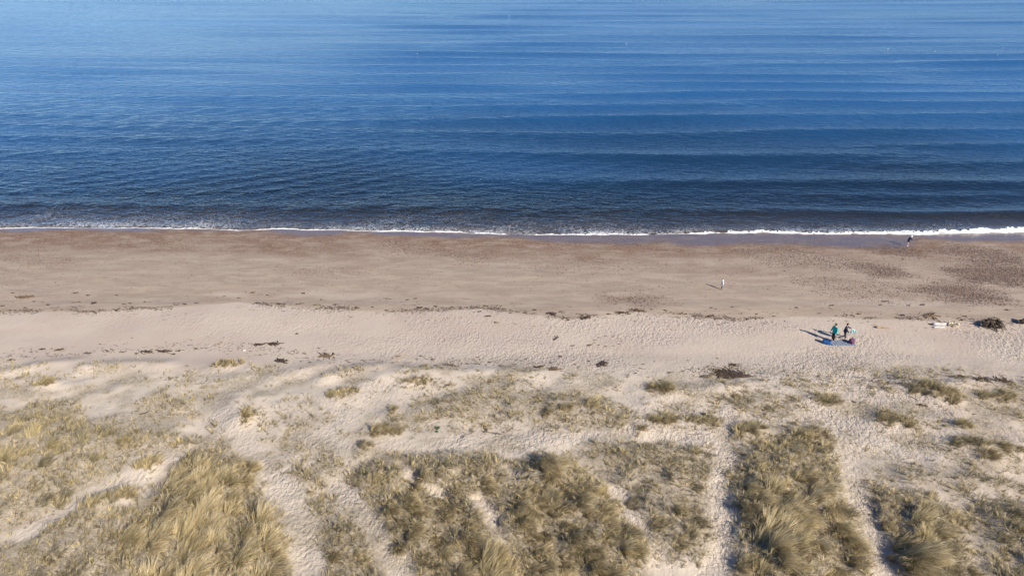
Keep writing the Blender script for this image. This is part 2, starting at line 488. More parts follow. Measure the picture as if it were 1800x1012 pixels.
def link(name, me, material=None, parent=None, loc=None, rot=None):
    o = bpy.data.objects.new(name, me)
    if material is not None and not len(me.materials): me.materials.append(material)
    COL.objects.link(o)
    if parent is not None: o.parent = parent
    if loc is not None: o.location = loc
    if rot is not None: o.rotation_euler = rot
    return o

def tag(o, label=None, cat=None, group=None, kind=None):
    if label: o['label'] = label
    if cat: o['category'] = cat
    if group: o['group'] = group
    if kind: o['kind'] = kind
    return o

def empty(name, loc, rz=0.0):
    o = bpy.data.objects.new(name, None); COL.objects.link(o)
    o.location = loc; o.rotation_euler = (0, 0, rz); o.empty_display_size = 0.2
    return o

def grid_quads(ny, nx):
    i = np.arange(ny - 1)[:, None] * nx + np.arange(nx - 1)[None, :]
    i = i.ravel()
    return np.stack([i, i + 1, i + nx + 1, i + nx], 1)

def axis(segs):
    """segs: list of (start, end, step)"""
    out = []
    for a, b, s in segs:
        out.append(np.linspace(a, b, max(1, int(round((b - a) / s))), endpoint=False))
    out.append([segs[-1][1]])
    return np.concatenate(out)

# ------------------------------------------------------------------ masks of the beach
DRY_PX = [(-300,548),(0,548),(150,549),(300,541),(420,531),(520,541),(620,546),(700,549),(850,543),(900,551),(1000,561),(1060,556),(1120,548),(1200,556),(1300,563),(1400,555),(1500,560),(1600,562),(1700,566),(1800,569),(2100,572)]
DRYW = W0(DRY_PX)
WET_PX = [(-300,405),(0,406),(200,406),(400,406),(480,412),(600,411),(750,414),(900,421),(1000,427),(1200,434),(1400,431),(1500,434),(1590,434),(1625,424),(1700,420),(1760,424),(1800,428),(2100,428)]
WETW = W0(WET_PX)
# pebble patches: centre, half axes in photo px, stones per square metre, label
PEB = [
 (1555,479,46,13,150,'dark oval pebble patch in the middle of the right foreshore'),
 (1690,515,78,13,150,'long dark pebble patch nearest the dry sand on the right'),
 (1745,480,95,15,140,'large dark pebble bank reaching the right edge of the beach'),
 (1725,447,95,11,110,'pebble band below the wet sand at the right edge'),
 (1590,446,46,11,110,'pebble patch just below the child at the waterline'),
 (1400,452,105,17,45,'broad thin scatter of pebbles left of the child at the waterline'),
 (1500,505,110,18,28,'thin pebble scatter below the dark oval pebble patch'),
 (1122,524,66,6,120,'narrow arched strip of dark pebbles on the damp sand'),
 (832,454,38,11,55,'brownish pebble patch near the centre of the foreshore'),
 (715,437,62,13,45,'reddish gravel patch under the thin foam line'),
 (65,457,75,13,45,'grey pebble scatter at the far left of the foreshore'),
 (560,478,70,8,30,'faint pebble scatter on the left half of the damp sand'),
 (1050,470,140,16,12,'very sparse pebbles on the damp sand left of the white-coated child'),
 (310,428,55,13,35,'reddish gravel patch on the left foreshore'),
]
def ell_world(cx, cy, rx, ry):
    t = np.linspace(0, 2 * math.pi, 20, endpoint=False)
    sl = 0.10 if cx > 1380 and ry > 9 else 0.0
    return W0([(cx + rx * math.cos(a), cy + ry * math.sin(a) + sl * rx * math.cos(a)) for a in t])
PEBW = [ell_world(*p[:4]) for p in PEB]

def beach_masks(x, y):
    nz = fbm(x / 3.0, y / 1.2, 41, 3)
    nl = fbm(x / 9.0, y / 2.0, 44, 3)
    dryY = np.interp(x, DRYW[:, 0], DRYW[:, 1])
    damp = sstep(-0.15, 0.25, y - dryY + 0.25 * nz)
    # pale dry blotches left on the damp sand
    damp = damp * (1 - 0.55 * sstep(0.35, 0.65, nl) * sstep(9, 2, y - dryY))
    wetY = np.interp(x, WETW[:, 0], WETW[:, 1])
    wet = sstep(-0.8, 1.0, y - wetY + 1.5 * fbm(x / 6.0, y / 4.0, 42, 4)) * (0.72 + 0.28 * sstep(-.4, .4, fbm(x / 2.5, y / 0.8, 45, 3)))
    red = 0.95 * sstep(-9.0, -0.5, y - wetY + 6.0 * fbm(x / 7.0 + y / 9.0, y / 3.0, 43, 4) + 1.5 * sstep(20, -10, x)) * sstep(0.15, 1, damp)
    peb = np.zeros_like(x)
    for p, P in zip(PEB, PEBW):
        lo = P.min(0) - 3; hi = P.max(0) + 3
        m = (x > lo[0]) & (x < hi[0]) & (y > lo[1]) & (y < hi[1])
        if np.any(m):
            sd = poly_sd(P, x[m], y[m])
            peb[m] = np.maximum(peb[m], min(1, p[4] / 140.) * sstep(-1.3, 1.6, sd + 2.0 * fbm(x[m] / 4.5 + y[m] / 3.0, y[m] / 1.5, 81, 4)))
    red = np.maximum(red, 0.75 * peb)
    return damp, wet, np.clip(red, 0, 1), dryY

# ------------------------------------------------------------------ the ground
def build_ground():
    xs = axis([(-2500, -300, 220), (-300, -90, 15), (-90, -66, 1.2), (-66, 66, 0.24), (66, 90, 1.2), (90, 300, 15), (300, 2500, 220)])
    ys = axis([(-1400, -100, 160), (-100, 10, 9), (10, 21, 0.6), (21, 60, 0.20), (60, 84, 0.30), (84, 110, 2.0), (110, 400, 40)])
    X, Y = np.meshgrid(xs, ys)
    x = X.ravel(); y = Y.ravel()
    z = height(x, y)
    damp, wet, red, dryY = beach_masks(x, y)
    c, hum = bed_cover(x, y)
    dune = 1 - sstep(44.0, 49.0, y + 1.5 * fbm(x / 5, y / 5, 3))
    patch = sstep(0.05, 0.55, fbm(x / 2.4, y / 2.0, 61, 3) + 0.15)
    lit = np.clip(np.maximum(c * 0.95, 0.55 * dune * patch), 0, 1)
    foot = (0.30 + 0.55 * sstep(-45, 30, x)) * (1 - damp) * (1 - 0.6 * c) + 0.07 * damp * (1 - wet)
    foot = foot * (0.25 + 0.80 * sstep(-0.45, 0.6, fbm(x / 6.0, y / 3.0, 65, 3)))
    foot = foot + 0.35 * path_mask(x, y)
    foot = np.where(y < 20, 0.4, foot)
    me = mesh_np('beach', np.stack([x, y, z], 1), quads=grid_quads(len(ys), len(xs)), smooth=True,
                 attrs=dict(damp=damp, wet=wet, gravel=red, litter=lit, dune=dune * (1 - 0.6 * sstep(5, 45, x)), foot=foot))
    o = link('beach', me, M_SAND)
    tag(o, 'pale sandy beach and dunes with damp foreshore', None, None, 'structure')
build_ground()

# ------------------------------------------------------------------ the sea
def swell(x, y):
    d = y - 78.0
    right = 0.28 + 0.72 * sstep(-35, 30, x + 0.2 * d)
    z = np.zeros(np.shape(x))
    k = 0.028
    # several trains of slightly different length and heading give long, uneven, curving crests
    for q, (lam0, ang, amp) in enumerate([(6.6, 0.035, 0.27), (8.3, -0.030, 0.30), (11.5, 0.015, 0.28)]):
        yy = d + ang * x + 1.8 * fbm(x / 42.0 + q * 3.3, y / 30.0, 51 + q, 2) - 0.0002 * (x - 25) ** 2 * sstep(0, 120, d)
        ph = np.log1p(np.maximum(yy, -60) * k / lam0) / k * 2 * math.pi + q * 1.7
        env = sstep(0.2, 0.75, vnoise(x / 60.0 + q * 7.7, y / 17.0, 55 + q))
        z = z + amp * env * (np.exp(1.2 * np.sin(ph)) / math.exp(1.2) - 0.3)
    z = z * right * sstep(0.5, 10.0, d) * (1.0 + 0.9 * sstep(80, 20, d) - 0.55 * sstep(70, 230, d))
    # crossing wind chop running obliquely near the shore
    yy2 = 0.86 * d - 0.50 * x + 1.2 * fbm(x / 15.0, y / 15.0, 53, 2)
    z = z + 0.035 * sstep(1, 10, d) * sstep(85, 30, d) * (1.15 - 0.6 * right) * np.sin(yy2 * 2 * math.pi / 3.3) * (0.3 + vnoise(x / 12., y / 9., 54))
    return z

def build_sea():
    xs = axis([(-6000, -400, 700), (-400, -110, 12), (-110, 110, 0.85), (110, 400, 12), (400, 6000, 700)])
    ys = axis([(70, 95, 0.30), (95, 180, 0.5), (180, 420, 1.0), (420, 900, 14), (900, 9000, 450)])
    X, Y = np.meshgrid(xs, ys); x = X.ravel(); y = Y.ravel()
    sy = shore_y(x)
    z = np.where(y < 425, swell(x, y) * sstep(420, 330, y), 0.0) + 0.03
    d = y - sy
    z = z + 0.10 * np.exp(-((d - 0.6) / 0.9) ** 2) * (0.3 + 0.9 * sstep(5, 35, x))
    z = np.where(d < 0, 0.03 + d * 0.25, z)            # the sheet dips under the sand in front of the foam
    right = sstep(-5, 30, x)
    foam = np.clip(1.0 * np.exp(-np.maximum(d, 0) / (2.2 - 0.9 * right)) * (d > -0.5) * (0.55 + 0.9 * fbm(x / 5, y / 3, 57)), 0, 1)
    shallow = 0.95 * np.exp(-np.maximum(d, 0) / 2.8) * (0.6 + 0.6 * vnoise(x / 6, y / 3, 60)) + 0.07 * np.exp(-np.maximum(d, 0) / 16.0)
    edge = sstep(0.5, -0.3, d) * 0.9
    slick = sstep(0.0, 0.45, fbm(x / 90.0 + 0.3, y / 26.0, 58, 3))
    calm = np.clip(0.74 - 0.30 * slick, 0.1, 1) * (1 - 0.35 * sstep(-25, 35, x)) * (0.72 + 0.28 * sstep(15, 60, d)) * (0.55 + 0.45 * sstep(0, 8, d))
    me = mesh_np('sea', np.stack([x, y, z], 1), quads=grid_quads(len(ys), len(xs)), smooth=True,
                 attrs=dict(offshore=sstep(5, 85, d + 12 * fbm(x / 30, y / 20, 59, 2)) ** 0.7, shallow=np.clip(shallow, 0, 1), foam=foam, edge=edge, calm=calm))
    o = link('sea', me, M_WATER)
    tag(o, 'dark blue sea with low swell lines', None, None, 'structure')
build_sea()

def build_foam():
    xs = np.arange(-80, 80, 0.10)
    nc = 11
    sy = shore_y(xs)
    px = 900 + FPX * xs / 85.0
    thick = np.interp(px, [0, 400, 700, 950, 1150, 1300, 1500, 1600, 1800, 2100], [0.15, 0.18, 0.30, 0.50, 0.55, 0.95, 1.0, 1.35, 1.5, 1.5])
    hgt = np.interp(px, [0, 400, 900, 1150, 1300, 1500, 1600, 1800, 2100], [0.04, 0.05, 0.09, 0.10, 0.18, 0.22, 0.32, 0.36, 0.36])
    thick = 0.72 * thick * (0.65 + 0.55 * vnoise(xs / 1.3, xs * 0, 71)) * (0.8 + 0.4 * vnoise(xs / 0.35, xs * 0, 72))
    gapm = np.where(px < 1280, 0.25 + 0.75 * sstep(0.25, 0.6, vnoise(xs / 1.7, xs * 0, 77)), 1.0)
    thick = thick * gapm; hgt = hgt * gapm
    front = sy - 0.10 + 0.10 * fbm(xs / 0.7, xs * 0, 73, 2)
    V = []
    for j in range(nc):
        t = j / (nc - 1)
        yy = front + thick * t
        prof = (math.sin(math.pi * min(1, t * 1.6) * 0.5) if t < 0.625 else math.cos((t - 0.625) / 0.375 * math.pi / 2))
        lump = 0.6 + 0.8 * vnoise(xs / 0.28, yy / 0.2, 74) * vnoise(xs / 0.9, yy / 0.6, 76) * 2
        zz = 0.035 + 0.75 * hgt * prof * lump
        if j in (0, nc - 1): zz = xs * 0 - 0.03
        V.append(np.stack([xs, yy, zz], 1))
    V = np.concatenate(V)
    q = grid_quads(nc, len(xs))
    # ragged: drop thin cells behind the crest
    cx = V[q].mean(1)
    keep = ~((vnoise(cx[:, 0] / 0.22, cx[:, 1] / 0.16, 75) > np.interp(px[q[:, 0] % len(xs)], [900, 1300, 1560, 1800], [0.48, 0.50, 0.66, 0.74])) & ((q[:, 0] // len(xs)) > np.interp(px[q[:, 0] % len(xs)], [900, 1500, 1800], [2, 2, 5])))
    me = mesh_np('surf_foam', V, quads=q[keep], smooth=True)
    o = link('surf_foam', me, M_FOAM)
    tag(o, 'white line of foam where small waves break on the beach', None, None, 'stuff')
build_foam()

# ------------------------------------------------------------------ pebbles (stuff: thousands)
def stones(P, dens, seed):
    rng = np.random.default_rng(seed)
    lo = P.min(0) - 2.2; hi = P.max(0) + 2.2
    n = int(1.35 * dens * (hi - lo).prod())
    p = rng.uniform(lo, hi, (n, 2))
    sd = poly_sd(P, p[:, 0], p[:, 1]) + 2.0 * fbm(p[:, 0] / 4.5 + p[:, 1] / 3.0, p[:, 1] / 1.5, 81, 4)
    p = p[rng.random(n) < sstep(-1.6, 1.8, sd) ** 1.3]
    n = len(p)
    if n == 0: return None
    z = height(p[:, 0], p[:, 1])
    r = 0.016 + 0.045 * rng.random(n) ** 2 * (1 + 0.6 * (rng.random(n) > 0.93))
    octa = np.array([[1,0,0],[0,1,0],[-1,0,0],[0,-1,0],[0,0,1],[0,0,-1]], float)
    tri = np.array([[0,1,4],[1,2,4],[2,3,4],[3,0,4],[1,0,5],[2,1,5],[3,2,5],[0,3,5]])
    a = rng.uniform(0, 6.28, n); ca, sa = np.cos(a), np.sin(a)
    v = octa[None] * (1 + rng.uniform(-0.25, 0.25, (n, 6, 1)))
    v = v * np.stack([r * rng.uniform(0.9, 1.5, n), r, r * rng.uniform(0.45, 0.75, n)], 1)[:, None]
    vx = v[..., 0] * ca[:, None] - v[..., 1] * sa[:, None]; vy = v[..., 0] * sa[:, None] + v[..., 1] * ca[:, None]
    V = np.stack([vx + p[:, 0, None], vy + p[:, 1, None], v[..., 2] + (z + 0.25 * r)[:, None]], -1).reshape(-1, 3)
    T = (tri[None] + 6 * np.arange(n)[:, None, None]).reshape(-1, 3)
    base = np.array([[0.14, 0.094, 0.07], [0.22, 0.16, 0.125], [0.10, 0.078, 0.066], [0.24, 0.20, 0.175], [0.14, 0.085, 0.065], [0.36, 0.33, 0.31]])
    ci = rng.choice(6, n, p=[0.28, 0.24, 0.2, 0.12, 0.12, 0.04])
    C = np.repeat(base[ci] * rng.uniform(0.8, 1.2, (n, 1)), 6, 0)
    return mesh_np('pebbles', V, tris=T, cols=C)
for i, (p, P) in enumerate(zip(PEB, PEBW)):
    me = stones(P, p[4], 300 + i)
    if me: tag(link('pebble_patch', me, M_STONE), p[5], None, None, 'stuff')

SCAT = np.array([(-62, 60.5), (62, 59.5), (62, 76.0), (-62, 77.0)])
me = stones(SCAT, 3.2, 390)
tag(link('scattered_pebbles', me, M_STONE), 'single pebbles strewn thinly over the damp foreshore', None, None, 'stuff')

# ------------------------------------------------------------------ grass blades
def blade_mesh(name, base, az, L, lean, curl, w, c0, c1, twist=None, segs=3):
    n = len(base)
    ts = [0.0, 0.38, 0.72, 1.0] if segs == 3 else [0.0, 0.55, 1.0]
    wk = [1.0, 0.9, 0.6] if segs == 3 else [1.0, 0.8]
    nv = 2 * segs + 1
    hd = np.stack([np.cos(az), np.sin(az), np.zeros(n)], 1)
    sd = np.stack([-np.sin(az), np.cos(az), np.zeros(n)], 1)
    if twist is not None:
        sd = sd * np.cos(twist)[:, None] + np.array([0, 0, 1.0]) * np.sin(twist)[:, None]
    P = [base]
    for k in range(segs):
        tm = 0.5 * (ts[k] + ts[k + 1]); al = lean + curl * tm
        P.append(P[-1] + (L * (ts[k + 1] - ts[k]))[:, None] * (hd * np.sin(al)[:, None] + np.array([0, 0, 1.0]) * np.cos(al)[:, None]))
    V = np.zeros((n, nv, 3)); C = np.zeros((n, nv, 3))
    for k in range(segs):
        V[:, 2 * k] = P[k] - sd * (w * wk[k] * 0.5)[:, None]
        V[:, 2 * k + 1] = P[k] + sd * (w * wk[k] * 0.5)[:, None]
        C[:, 2 * k] = C[:, 2 * k + 1] = c0 + (c1 - c0) * ts[k]
    V[:, nv - 1] = P[segs]; C[:, nv - 1] = c1
    V[:, 2:, 2] = np.maximum(V[:, 2:, 2], (base[:, 2] + 0.015)[:, None])
    o = nv * np.arange(n)[:, None]
    q = np.concatenate([o + np.array([[2 * k, 2 * k + 1, 2 * k + 3, 2 * k + 2]]) for k in range(segs - 1)])
    t = o + np.array([[nv - 3, nv - 2, nv - 1]])
    if name is None: return V.reshape(-1, 3), q, t, C.reshape(-1, 3)
    return mesh_np(name, V.reshape(-1, 3), quads=q, tris=t, cols=C.reshape(-1, 3))

STRAW = np.array([0.67, 0.525, 0.27]); PALE = np.array([0.86, 0.71, 0.45]); OLIVE = np.array([0.32, 0.265, 0.115])
GREEN = np.array([0.19, 0.195, 0.075]); GREY = np.array([0.32, 0.275, 0.195]); OCHRE = np.array([0.52, 0.38, 0.15])

def wind_at(x, y):
    return np.where(x < -12, 0.45, -0.35) + 1.0 * fbm(x / 3.5, y / 3.5, 91, 2) + 0.7 * fbm(x / 0.9, y / 0.9, 92, 1)

def tussocks(name, cen, rad, n_lock, per, L0, tint, seed, windy=0.75, wid=0.014, segs=3, coherent=False):
    """cen: (n,2) centres; every tussock is a set of locks of blades fanning out of one foot and combed by the wind"""
    rng = np.random.default_rng(seed)
    n = len(cen)
    nl = np.maximum(3, (n_lock * rng.uniform(0.7, 1.3, n)).astype(int))
    ti = np.repeat(np.arange(n), nl)                       # lock -> tussock
    m = len(ti)
    ra = rng.uniform(0, 2 * math.pi, m); rr = np.sqrt(rng.random(m)) * rad[ti]
    lx = cen[ti, 0] + rr * np.cos(ra); ly = cen[ti, 1] + rr * np.sin(ra)
    wa = (np.repeat(wind_at(cen[:, 0], cen[:, 1]) + rng.normal(0, 0.35, n), nl) if coherent else wind_at(lx, ly)) + rng.normal(0, 0.16, m)
    f = rr / rad[ti]
    vx = windy * np.cos(wa) + (1.05 - windy) * f * np.cos(ra) * 1.6
    vy = windy * np.sin(wa) + (1.05 - windy) * f * np.sin(ra) * 1.6
    laz = np.arctan2(vy, vx)
    llean = np.clip(0.10 + 0.35 * f + rng.normal(0, 0.15, m), 0.0, 1.1)
    lcurl = np.clip(0.85 + 0.85 * windy * rng.random(m) + rng.normal(0, 0.2, m), 0.1, 1.9)
    lL = L0 * rng.uniform(0.75, 1.35, m) * np.repeat(rng.uniform(0.8, 1.15, n) * (0.70 + 0.42 * mound(cen[:, 0], cen[:, 1])), nl)
    tt = np.clip(np.repeat(rng.normal(tint, 0.20, n), nl) + rng.normal(0, 0.17, m), 0, 1)
    lc1 = np.where((tt > 0.5)[:, None], STRAW + (PALE - STRAW) * ((tt - 0.5) * 2)[:, None], GREY + (STRAW - GREY) * (tt * 2)[:, None])
    lc0 = np.where((rng.random(m) < 0.35)[:, None], GREEN, OLIVE) * 0.5 + 0.5 * np.where((tt > 0.45)[:, None], OCHRE, GREY)
    lc0 = lc0 * (1 - 0.55 * tt)[:, None] + (0.55 * tt)[:, None] * STRAW * 0.85
    gsel = rng.random(m) < 0.15
    lc1 = np.where(gsel[:, None], 0.5 * lc1 + 0.5 * OLIVE, lc1)
    br = rng.uniform(0.72, 1.15, m)[:, None]
    lc0 = lc0 * br; lc1 = lc1 * br
    b = np.repeat(np.arange(m), per); k = len(b)
    bx = lx[b] + rng.normal(0, 0.035, k); by = ly[b] + rng.normal(0, 0.035, k)
    bz = height(bx, by) - 0.02
    az = laz[b] + rng.normal(0, 0.14, k)
    L = lL[b] * rng.uniform(0.7, 1.12, k)
    lean = np.clip(llean[b] + rng.normal(0, 0.12, k), 0, 1.3); curl = np.clip(lcurl[b] + rng.normal(0, 0.2, k), 0, 2.1)
    w = rng.uniform(0.7, 1.25, k) * wid
    cv = rng.uniform(0.50, 1.32, k)[:, None]
    return blade_mesh(name, np.stack([bx, by, bz], 1), az, L, lean, curl, w, lc0[b] * cv, lc1[b] * cv, rng.normal(0, 0.5, k), segs)

def jitter_points(P, step, seed):
    rng = np.random.default_rng(seed)
    lo = P.min(0) - 0.5; hi = P.max(0) + 0.5
    gx = np.arange(lo[0], hi[0], step); gy = np.arange(lo[1], hi[1], step)
    X, Y = np.meshgrid(gx, gy)
    X = X + (np.arange(len(gy)) % 2)[:, None] * step * 0.5
    p = np.stack([X.ravel(), Y.ravel()], 1) + rng.uniform(-0.42, 0.42, (X.size, 2)) * step
    sd = poly_sd(P, p[:, 0], p[:, 1]) + 1.3 * fbm(p[:, 0] / 1.8, p[:, 1] / 1.8, 31, 4)
    return p, sd, rng

BARE = W0([(838, 898), (862, 905), (885, 945), (870, 948)], 0.8)      # bare sandy streak in the centre bed
# share of each bed that carries big windswept tussocks, and the photo row above which they thin out
BIG = [(0.35, 700), (0.30, 900), (0.95, 800), (0.1, 800), (0.3, 860), (0.25, 900), (0.85, 840), (0.40, 850), (0.80, 840), (0.75, 890), (0.55, 900), (0.1, 830), (0.22, 690), (0.1, 700), (0.3, 740), (0.15, 690)]
def join_meshes(name, parts):
    V = []; F4 = []; F3 = []; C = []; o = 0
    for v, q, t, c in parts:
        V.append(v); C.append(c); F4.append(q + o); F3.append(t + o); o += len(v)
    return mesh_np(name, np.concatenate(V), quads=np.concatenate(F4), tris=np.concatenate(F3), cols=np.concatenate(C))
for i, (b, P) in enumerate(zip(BEDS, BEDW)):
    kind, hum, cover, L0, tint, label, _ = b
    # low scruffy mat
    p, sd, rng = jitter_points(P, 0.42 if kind == 'dense' else 0.48, 500 + i)
    gap = fbm(p[:, 0] / 2.1, p[:, 1] / 2.1, 95, 2)
    keep = (sd > -0.8) & (rng.random(len(p)) < min(1, cover * 1.1) * sstep(-0.8, 0.7, sd) * (1 - 0.75 * sstep(0.15, 0.55, -gap) * (1.2 - cover)))
    keep &= (poly_sd(BARE, p[:, 0], p[:, 1]) < 0) & (path_mask(p[:, 0], p[:, 1]) < 0.7)
    p = p[keep]
    parts = []
    if len(p):
        parts.append(tussocks(None, p, rng.uniform(0.14, 0.30, len(p)), 9, 5, 0.40 * (0.7 + 0.5 * L0), 0.15 + 0.45 * tint, 700 + i, 0.45, 0.017, 2))
    # big tussocks
    bf, row = BIG[i]
    ytop = W0([(900, row)], 0.4)[0][1]
    p, sd, rng = jitter_points(P, 1.02, 540 + i)
    keep = (sd > 0.1) & (rng.random(len(p)) < bf * sstep(ytop + 1.5, ytop - 2.5, p[:, 1]) * sstep(0.0, 0.9, sd))
    keep &= (poly_sd(BARE, p[:, 0], p[:, 1]) < 0) & (path_mask(p[:, 0], p[:, 1]) < 0.3)
    p = p[keep]
    if len(p):
        parts.append(tussocks(None, p, rng.uniform(0.26, 0.52, len(p)), 44, 8, L0 * 1.12, tint, 760 + i, 0.82, 0.014, 3, True))
    if parts:
        tag(link('grass_bed', join_meshes('grass_bed', parts), M_GRASS), label, None, None, 'stuff')

def stubble():
    rng = np.random.default_rng(77)
    n = 220000
    x = rng.uniform(-62, 62, n); y = rng.uniform(21, 49.5, n)
    pxx = np.abs(x) < (y * 0.95 + 9)
    c, hum = bed_cover(x, y)
    dune = 1 - sstep(44.0, 47.5, y + 1.5 * fbm(x / 5, y / 5, 3))
    patch = sstep(-0.1, 0.5, fbm(x / 2.4, y / 2.0, 61, 3) + 0.14 * sstep(-30, 20, x))
    pr = np.clip(0.8 * c + 0.5 * dune * patch, 0, 1)
    path = path_mask(x, y)
    k = pxx & (rng.random(n) < pr * (1 - path))
    x, y = x[k], y[k]; n = len(x)
    z = height(x, y) - 0.01
    t = rng.random(n)[:, None]
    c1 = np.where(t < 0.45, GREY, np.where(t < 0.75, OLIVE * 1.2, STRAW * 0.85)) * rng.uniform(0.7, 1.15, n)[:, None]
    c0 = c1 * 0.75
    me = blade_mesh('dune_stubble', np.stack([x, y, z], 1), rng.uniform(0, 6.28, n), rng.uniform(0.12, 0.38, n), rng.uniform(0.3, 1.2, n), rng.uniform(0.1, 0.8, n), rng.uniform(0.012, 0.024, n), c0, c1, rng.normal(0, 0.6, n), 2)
    tag(link('dune_stubble', me, M_GRASS), 'short dead grass stubble scattered over the dune sand', None, None, 'stuff')
stubble()

def mini_tufts():
    rng = np.random.default_rng(78)
    n = 24000
    x = rng.uniform(-60, 60, n); y = rng.uniform(22, 48.5, n)
    c, hum = bed_cover(x, y)
    dune = 1 - sstep(44.5, 47.5, y + 1.5 * fbm(x / 5, y / 5, 3))
    pt = sstep(-0.05, 0.55, fbm(x / 3.2, y / 2.4, 62, 3) + 0.12 * sstep(-25, 25, x))
    path = path_mask(x, y)
    k = (np.abs(x) < y * 0.95 + 9) & (rng.random(n) < dune * (0.95 * pt + 0.08) * (1 - path) * (1 - 0.7 * c))
    cen = np.stack([x[k], y[k]], 1)
    me = tussocks('dune_sprigs', cen, rng.uniform(0.05, 0.26, len(cen)), 5, 4, 0.32, 0.40, 79, 0.45, 0.018, 2)
    tag(link('dune_sprigs', me, M_GRASS), 'small sprigs of olive grass sprinkled over the open dune sand', None, None, 'stuff')
mini_tufts()

def wrack_crumbs():
    """crumbs of weed and wood too small to pick apart, strewn along the two strandlines"""
    rng = np.random.default_rng(80)
    FOOT = W0([(-100, 640), (0, 630), (150, 620), (330, 615), (420, 610), (520, 622), (620, 636), (760, 638), (900, 643), (1060, 643), (1180, 655), (1300, 655), (1480, 668), (1600, 672), (1740, 665), (1900, 672)])
    P = []
    for L, n, spread in ((DRYW, 6000, 0.34), (DRYW, 1300, 1.6), (FOOT, 2600, 0.7)):
        x = rng.uniform(-62, 62, n)
        y = np.interp(x, L[:, 0], L[:, 1]) + rng.normal(0.25, spread, n)
        k = vnoise(x / 1.7, y / 0.5, 83) > 0.50
        P.append(np.stack([x[k], y[k]], 1))
    p = np.concatenate(P); n = len(p)
    z = height(p[:, 0], p[:, 1]) + 0.012
    c0 = np.where((rng.random(n) < 0.6)[:, None], np.array([0.045, 0.032, 0.024]), np.array([0.15, 0.105, 0.065]))
    me = blade_mesh('wrack_crumbs', np.column_stack([p, z]), rng.normal(0, 0.6, n) + math.pi * (rng.random(n) < .5), 0.08 + 0.30 * rng.random(n) ** 2, np.full(n, 1.45), rng.uniform(-0.3, 0.1, n), rng.uniform(0.03, 0.07, n), c0, c0 * 0.9)
    tag(link('wrack_crumbs', me, M_STONE), 'tiny crumbs of seaweed strewn along the strandlines', None, None, 'stuff')
wrack_crumbs()

def rim_grass():
    for i, (P, a) in enumerate(RIMW):
        rng = np.random.default_rng(900 + i)
        seg = np.hypot(*(P[1:] - P[:-1]).T); tot = seg.sum()
        n = int(tot * 2.6)
        s = rng.uniform(0, tot, n); cs = np.concatenate([[0], np.cumsum(seg)])
        cx = np.interp(s, cs, P[:, 0]); cy = np.interp(s, cs, P[:, 1])
        keep = vnoise(cx / 1.5, cy * 0, 97) > 0.30
        cen = np.stack([cx + rng.normal(0, .12, n), cy + rng.normal(0, .12, n)], 1)[keep]
        if len(cen) < 2: continue
        me = tussocks('dune_rim_grass', cen, rng.uniform(0.10, 0.2, len(cen)), 5, 5, 0.34, 0.35, 950 + i, 0.5, 0.014)
        tag(link('dune_rim_grass', me, M_GRASS), RIM_LABEL[i], None, None, 'stuff')
RIM_LABEL = ['thin grass along the foredune crest at the far left', 'thin grass along the crest right of the far left rim',
 'short grass rim right of the lone green tuft', 'thin grass rim left of the tan branch', 'long thin grass rim on the central foredune',
 'small arched grass rim just below the lone green tuft', 'hooked curve of short grass beside the wide path',
 'thin grass on the foredune below the largest seaweed heap', 'grassy foredune crest at the far right']
rim_grass()

# ------------------------------------------------------------------ single tufts that can be told apart
for i, (px, py, rx, ry, L, tint, label) in enumerate(TUFTS):
    rng = np.random.default_rng(1200 + i)
    c = at(px, py)
    dx = rx / (FPX / math.hypot(c[1], CAM_Z - c[2])); dy = ry / (FPX / math.hypot(c[1], CAM_Z - c[2])) / 0.62
    dx *= 1.15; dy *= 1.15
    n = max(7, int(dx * dy * math.pi * 10))
    a = rng.uniform(0, 6.28, n); r = rng.random(n) ** 0.7
    cen = np.stack([c[0] + dx * r * np.cos(a), c[1] + dy * r * np.sin(a)], 1)
    me = tussocks('marram_tuft', cen, rng.uniform(0.12, 0.24, n), 12, 6, L, tint, 1300 + i, 0.85 if tint > 0.75 else 0.6)
    V = np.empty(len(me.vertices) * 3, np.float32); me.vertices.foreach_get('co', V)
    V = V.reshape(-1, 3) - c.astype(np.float32); me.vertices.foreach_set('co', V.ravel()); me.update()
    tag(link('marram_tuft', me, M_GRASS, loc=c), label, 'grass tuft', 'single marram tufts on the dunes')

# ------------------------------------------------------------------ tubes, heaps, driftwood
def tube_mesh(name, paths, sides=7, seed=0, wob=0.12):
    """paths: list of (points, radii); closed tapered tubes in one mesh"""
    rng = random.Random(seed)
    bm = bmesh.new()
    for pts, rad in paths:
        rings = []
        n = len(pts)
        for i, p in enumerate(pts):
            p = Vector(p)
            d = (Vector(pts[min(i + 1, n - 1)]) - Vector(pts[max(i - 1, 0)])).normalized()
            u = d.cross(Vector((0.13, 0.21, 1.0)) if abs(d.z) < 0.9 else Vector((1, 0, 0))).normalized(); w = d.cross(u)
            ring = []
            for k in range(sides):
                a = 2 * math.pi * k / sides; r = rad[i] * (1 + rng.uniform(-wob, wob))
                ring.append(bm.verts.new(p + u * math.cos(a) * r + w * math.sin(a) * r))
            rings.append(ring)
        for i in range(n - 1):
            for k in range(sides):
                bm.faces.new((rings[i][k], rings[i][(k + 1) % sides], rings[i + 1][(k + 1) % sides], rings[i + 1][k]))
        bm.faces.new(rings[0][::-1]); bm.faces.new(rings[-1])
    bmesh.ops.recalc_face_normals(bm, faces=bm.faces)
    me = bpy.data.meshes.new(name); bm.to_mesh(me); bm.free()
    for f in me.polygons: f.use_smooth = True
    return me

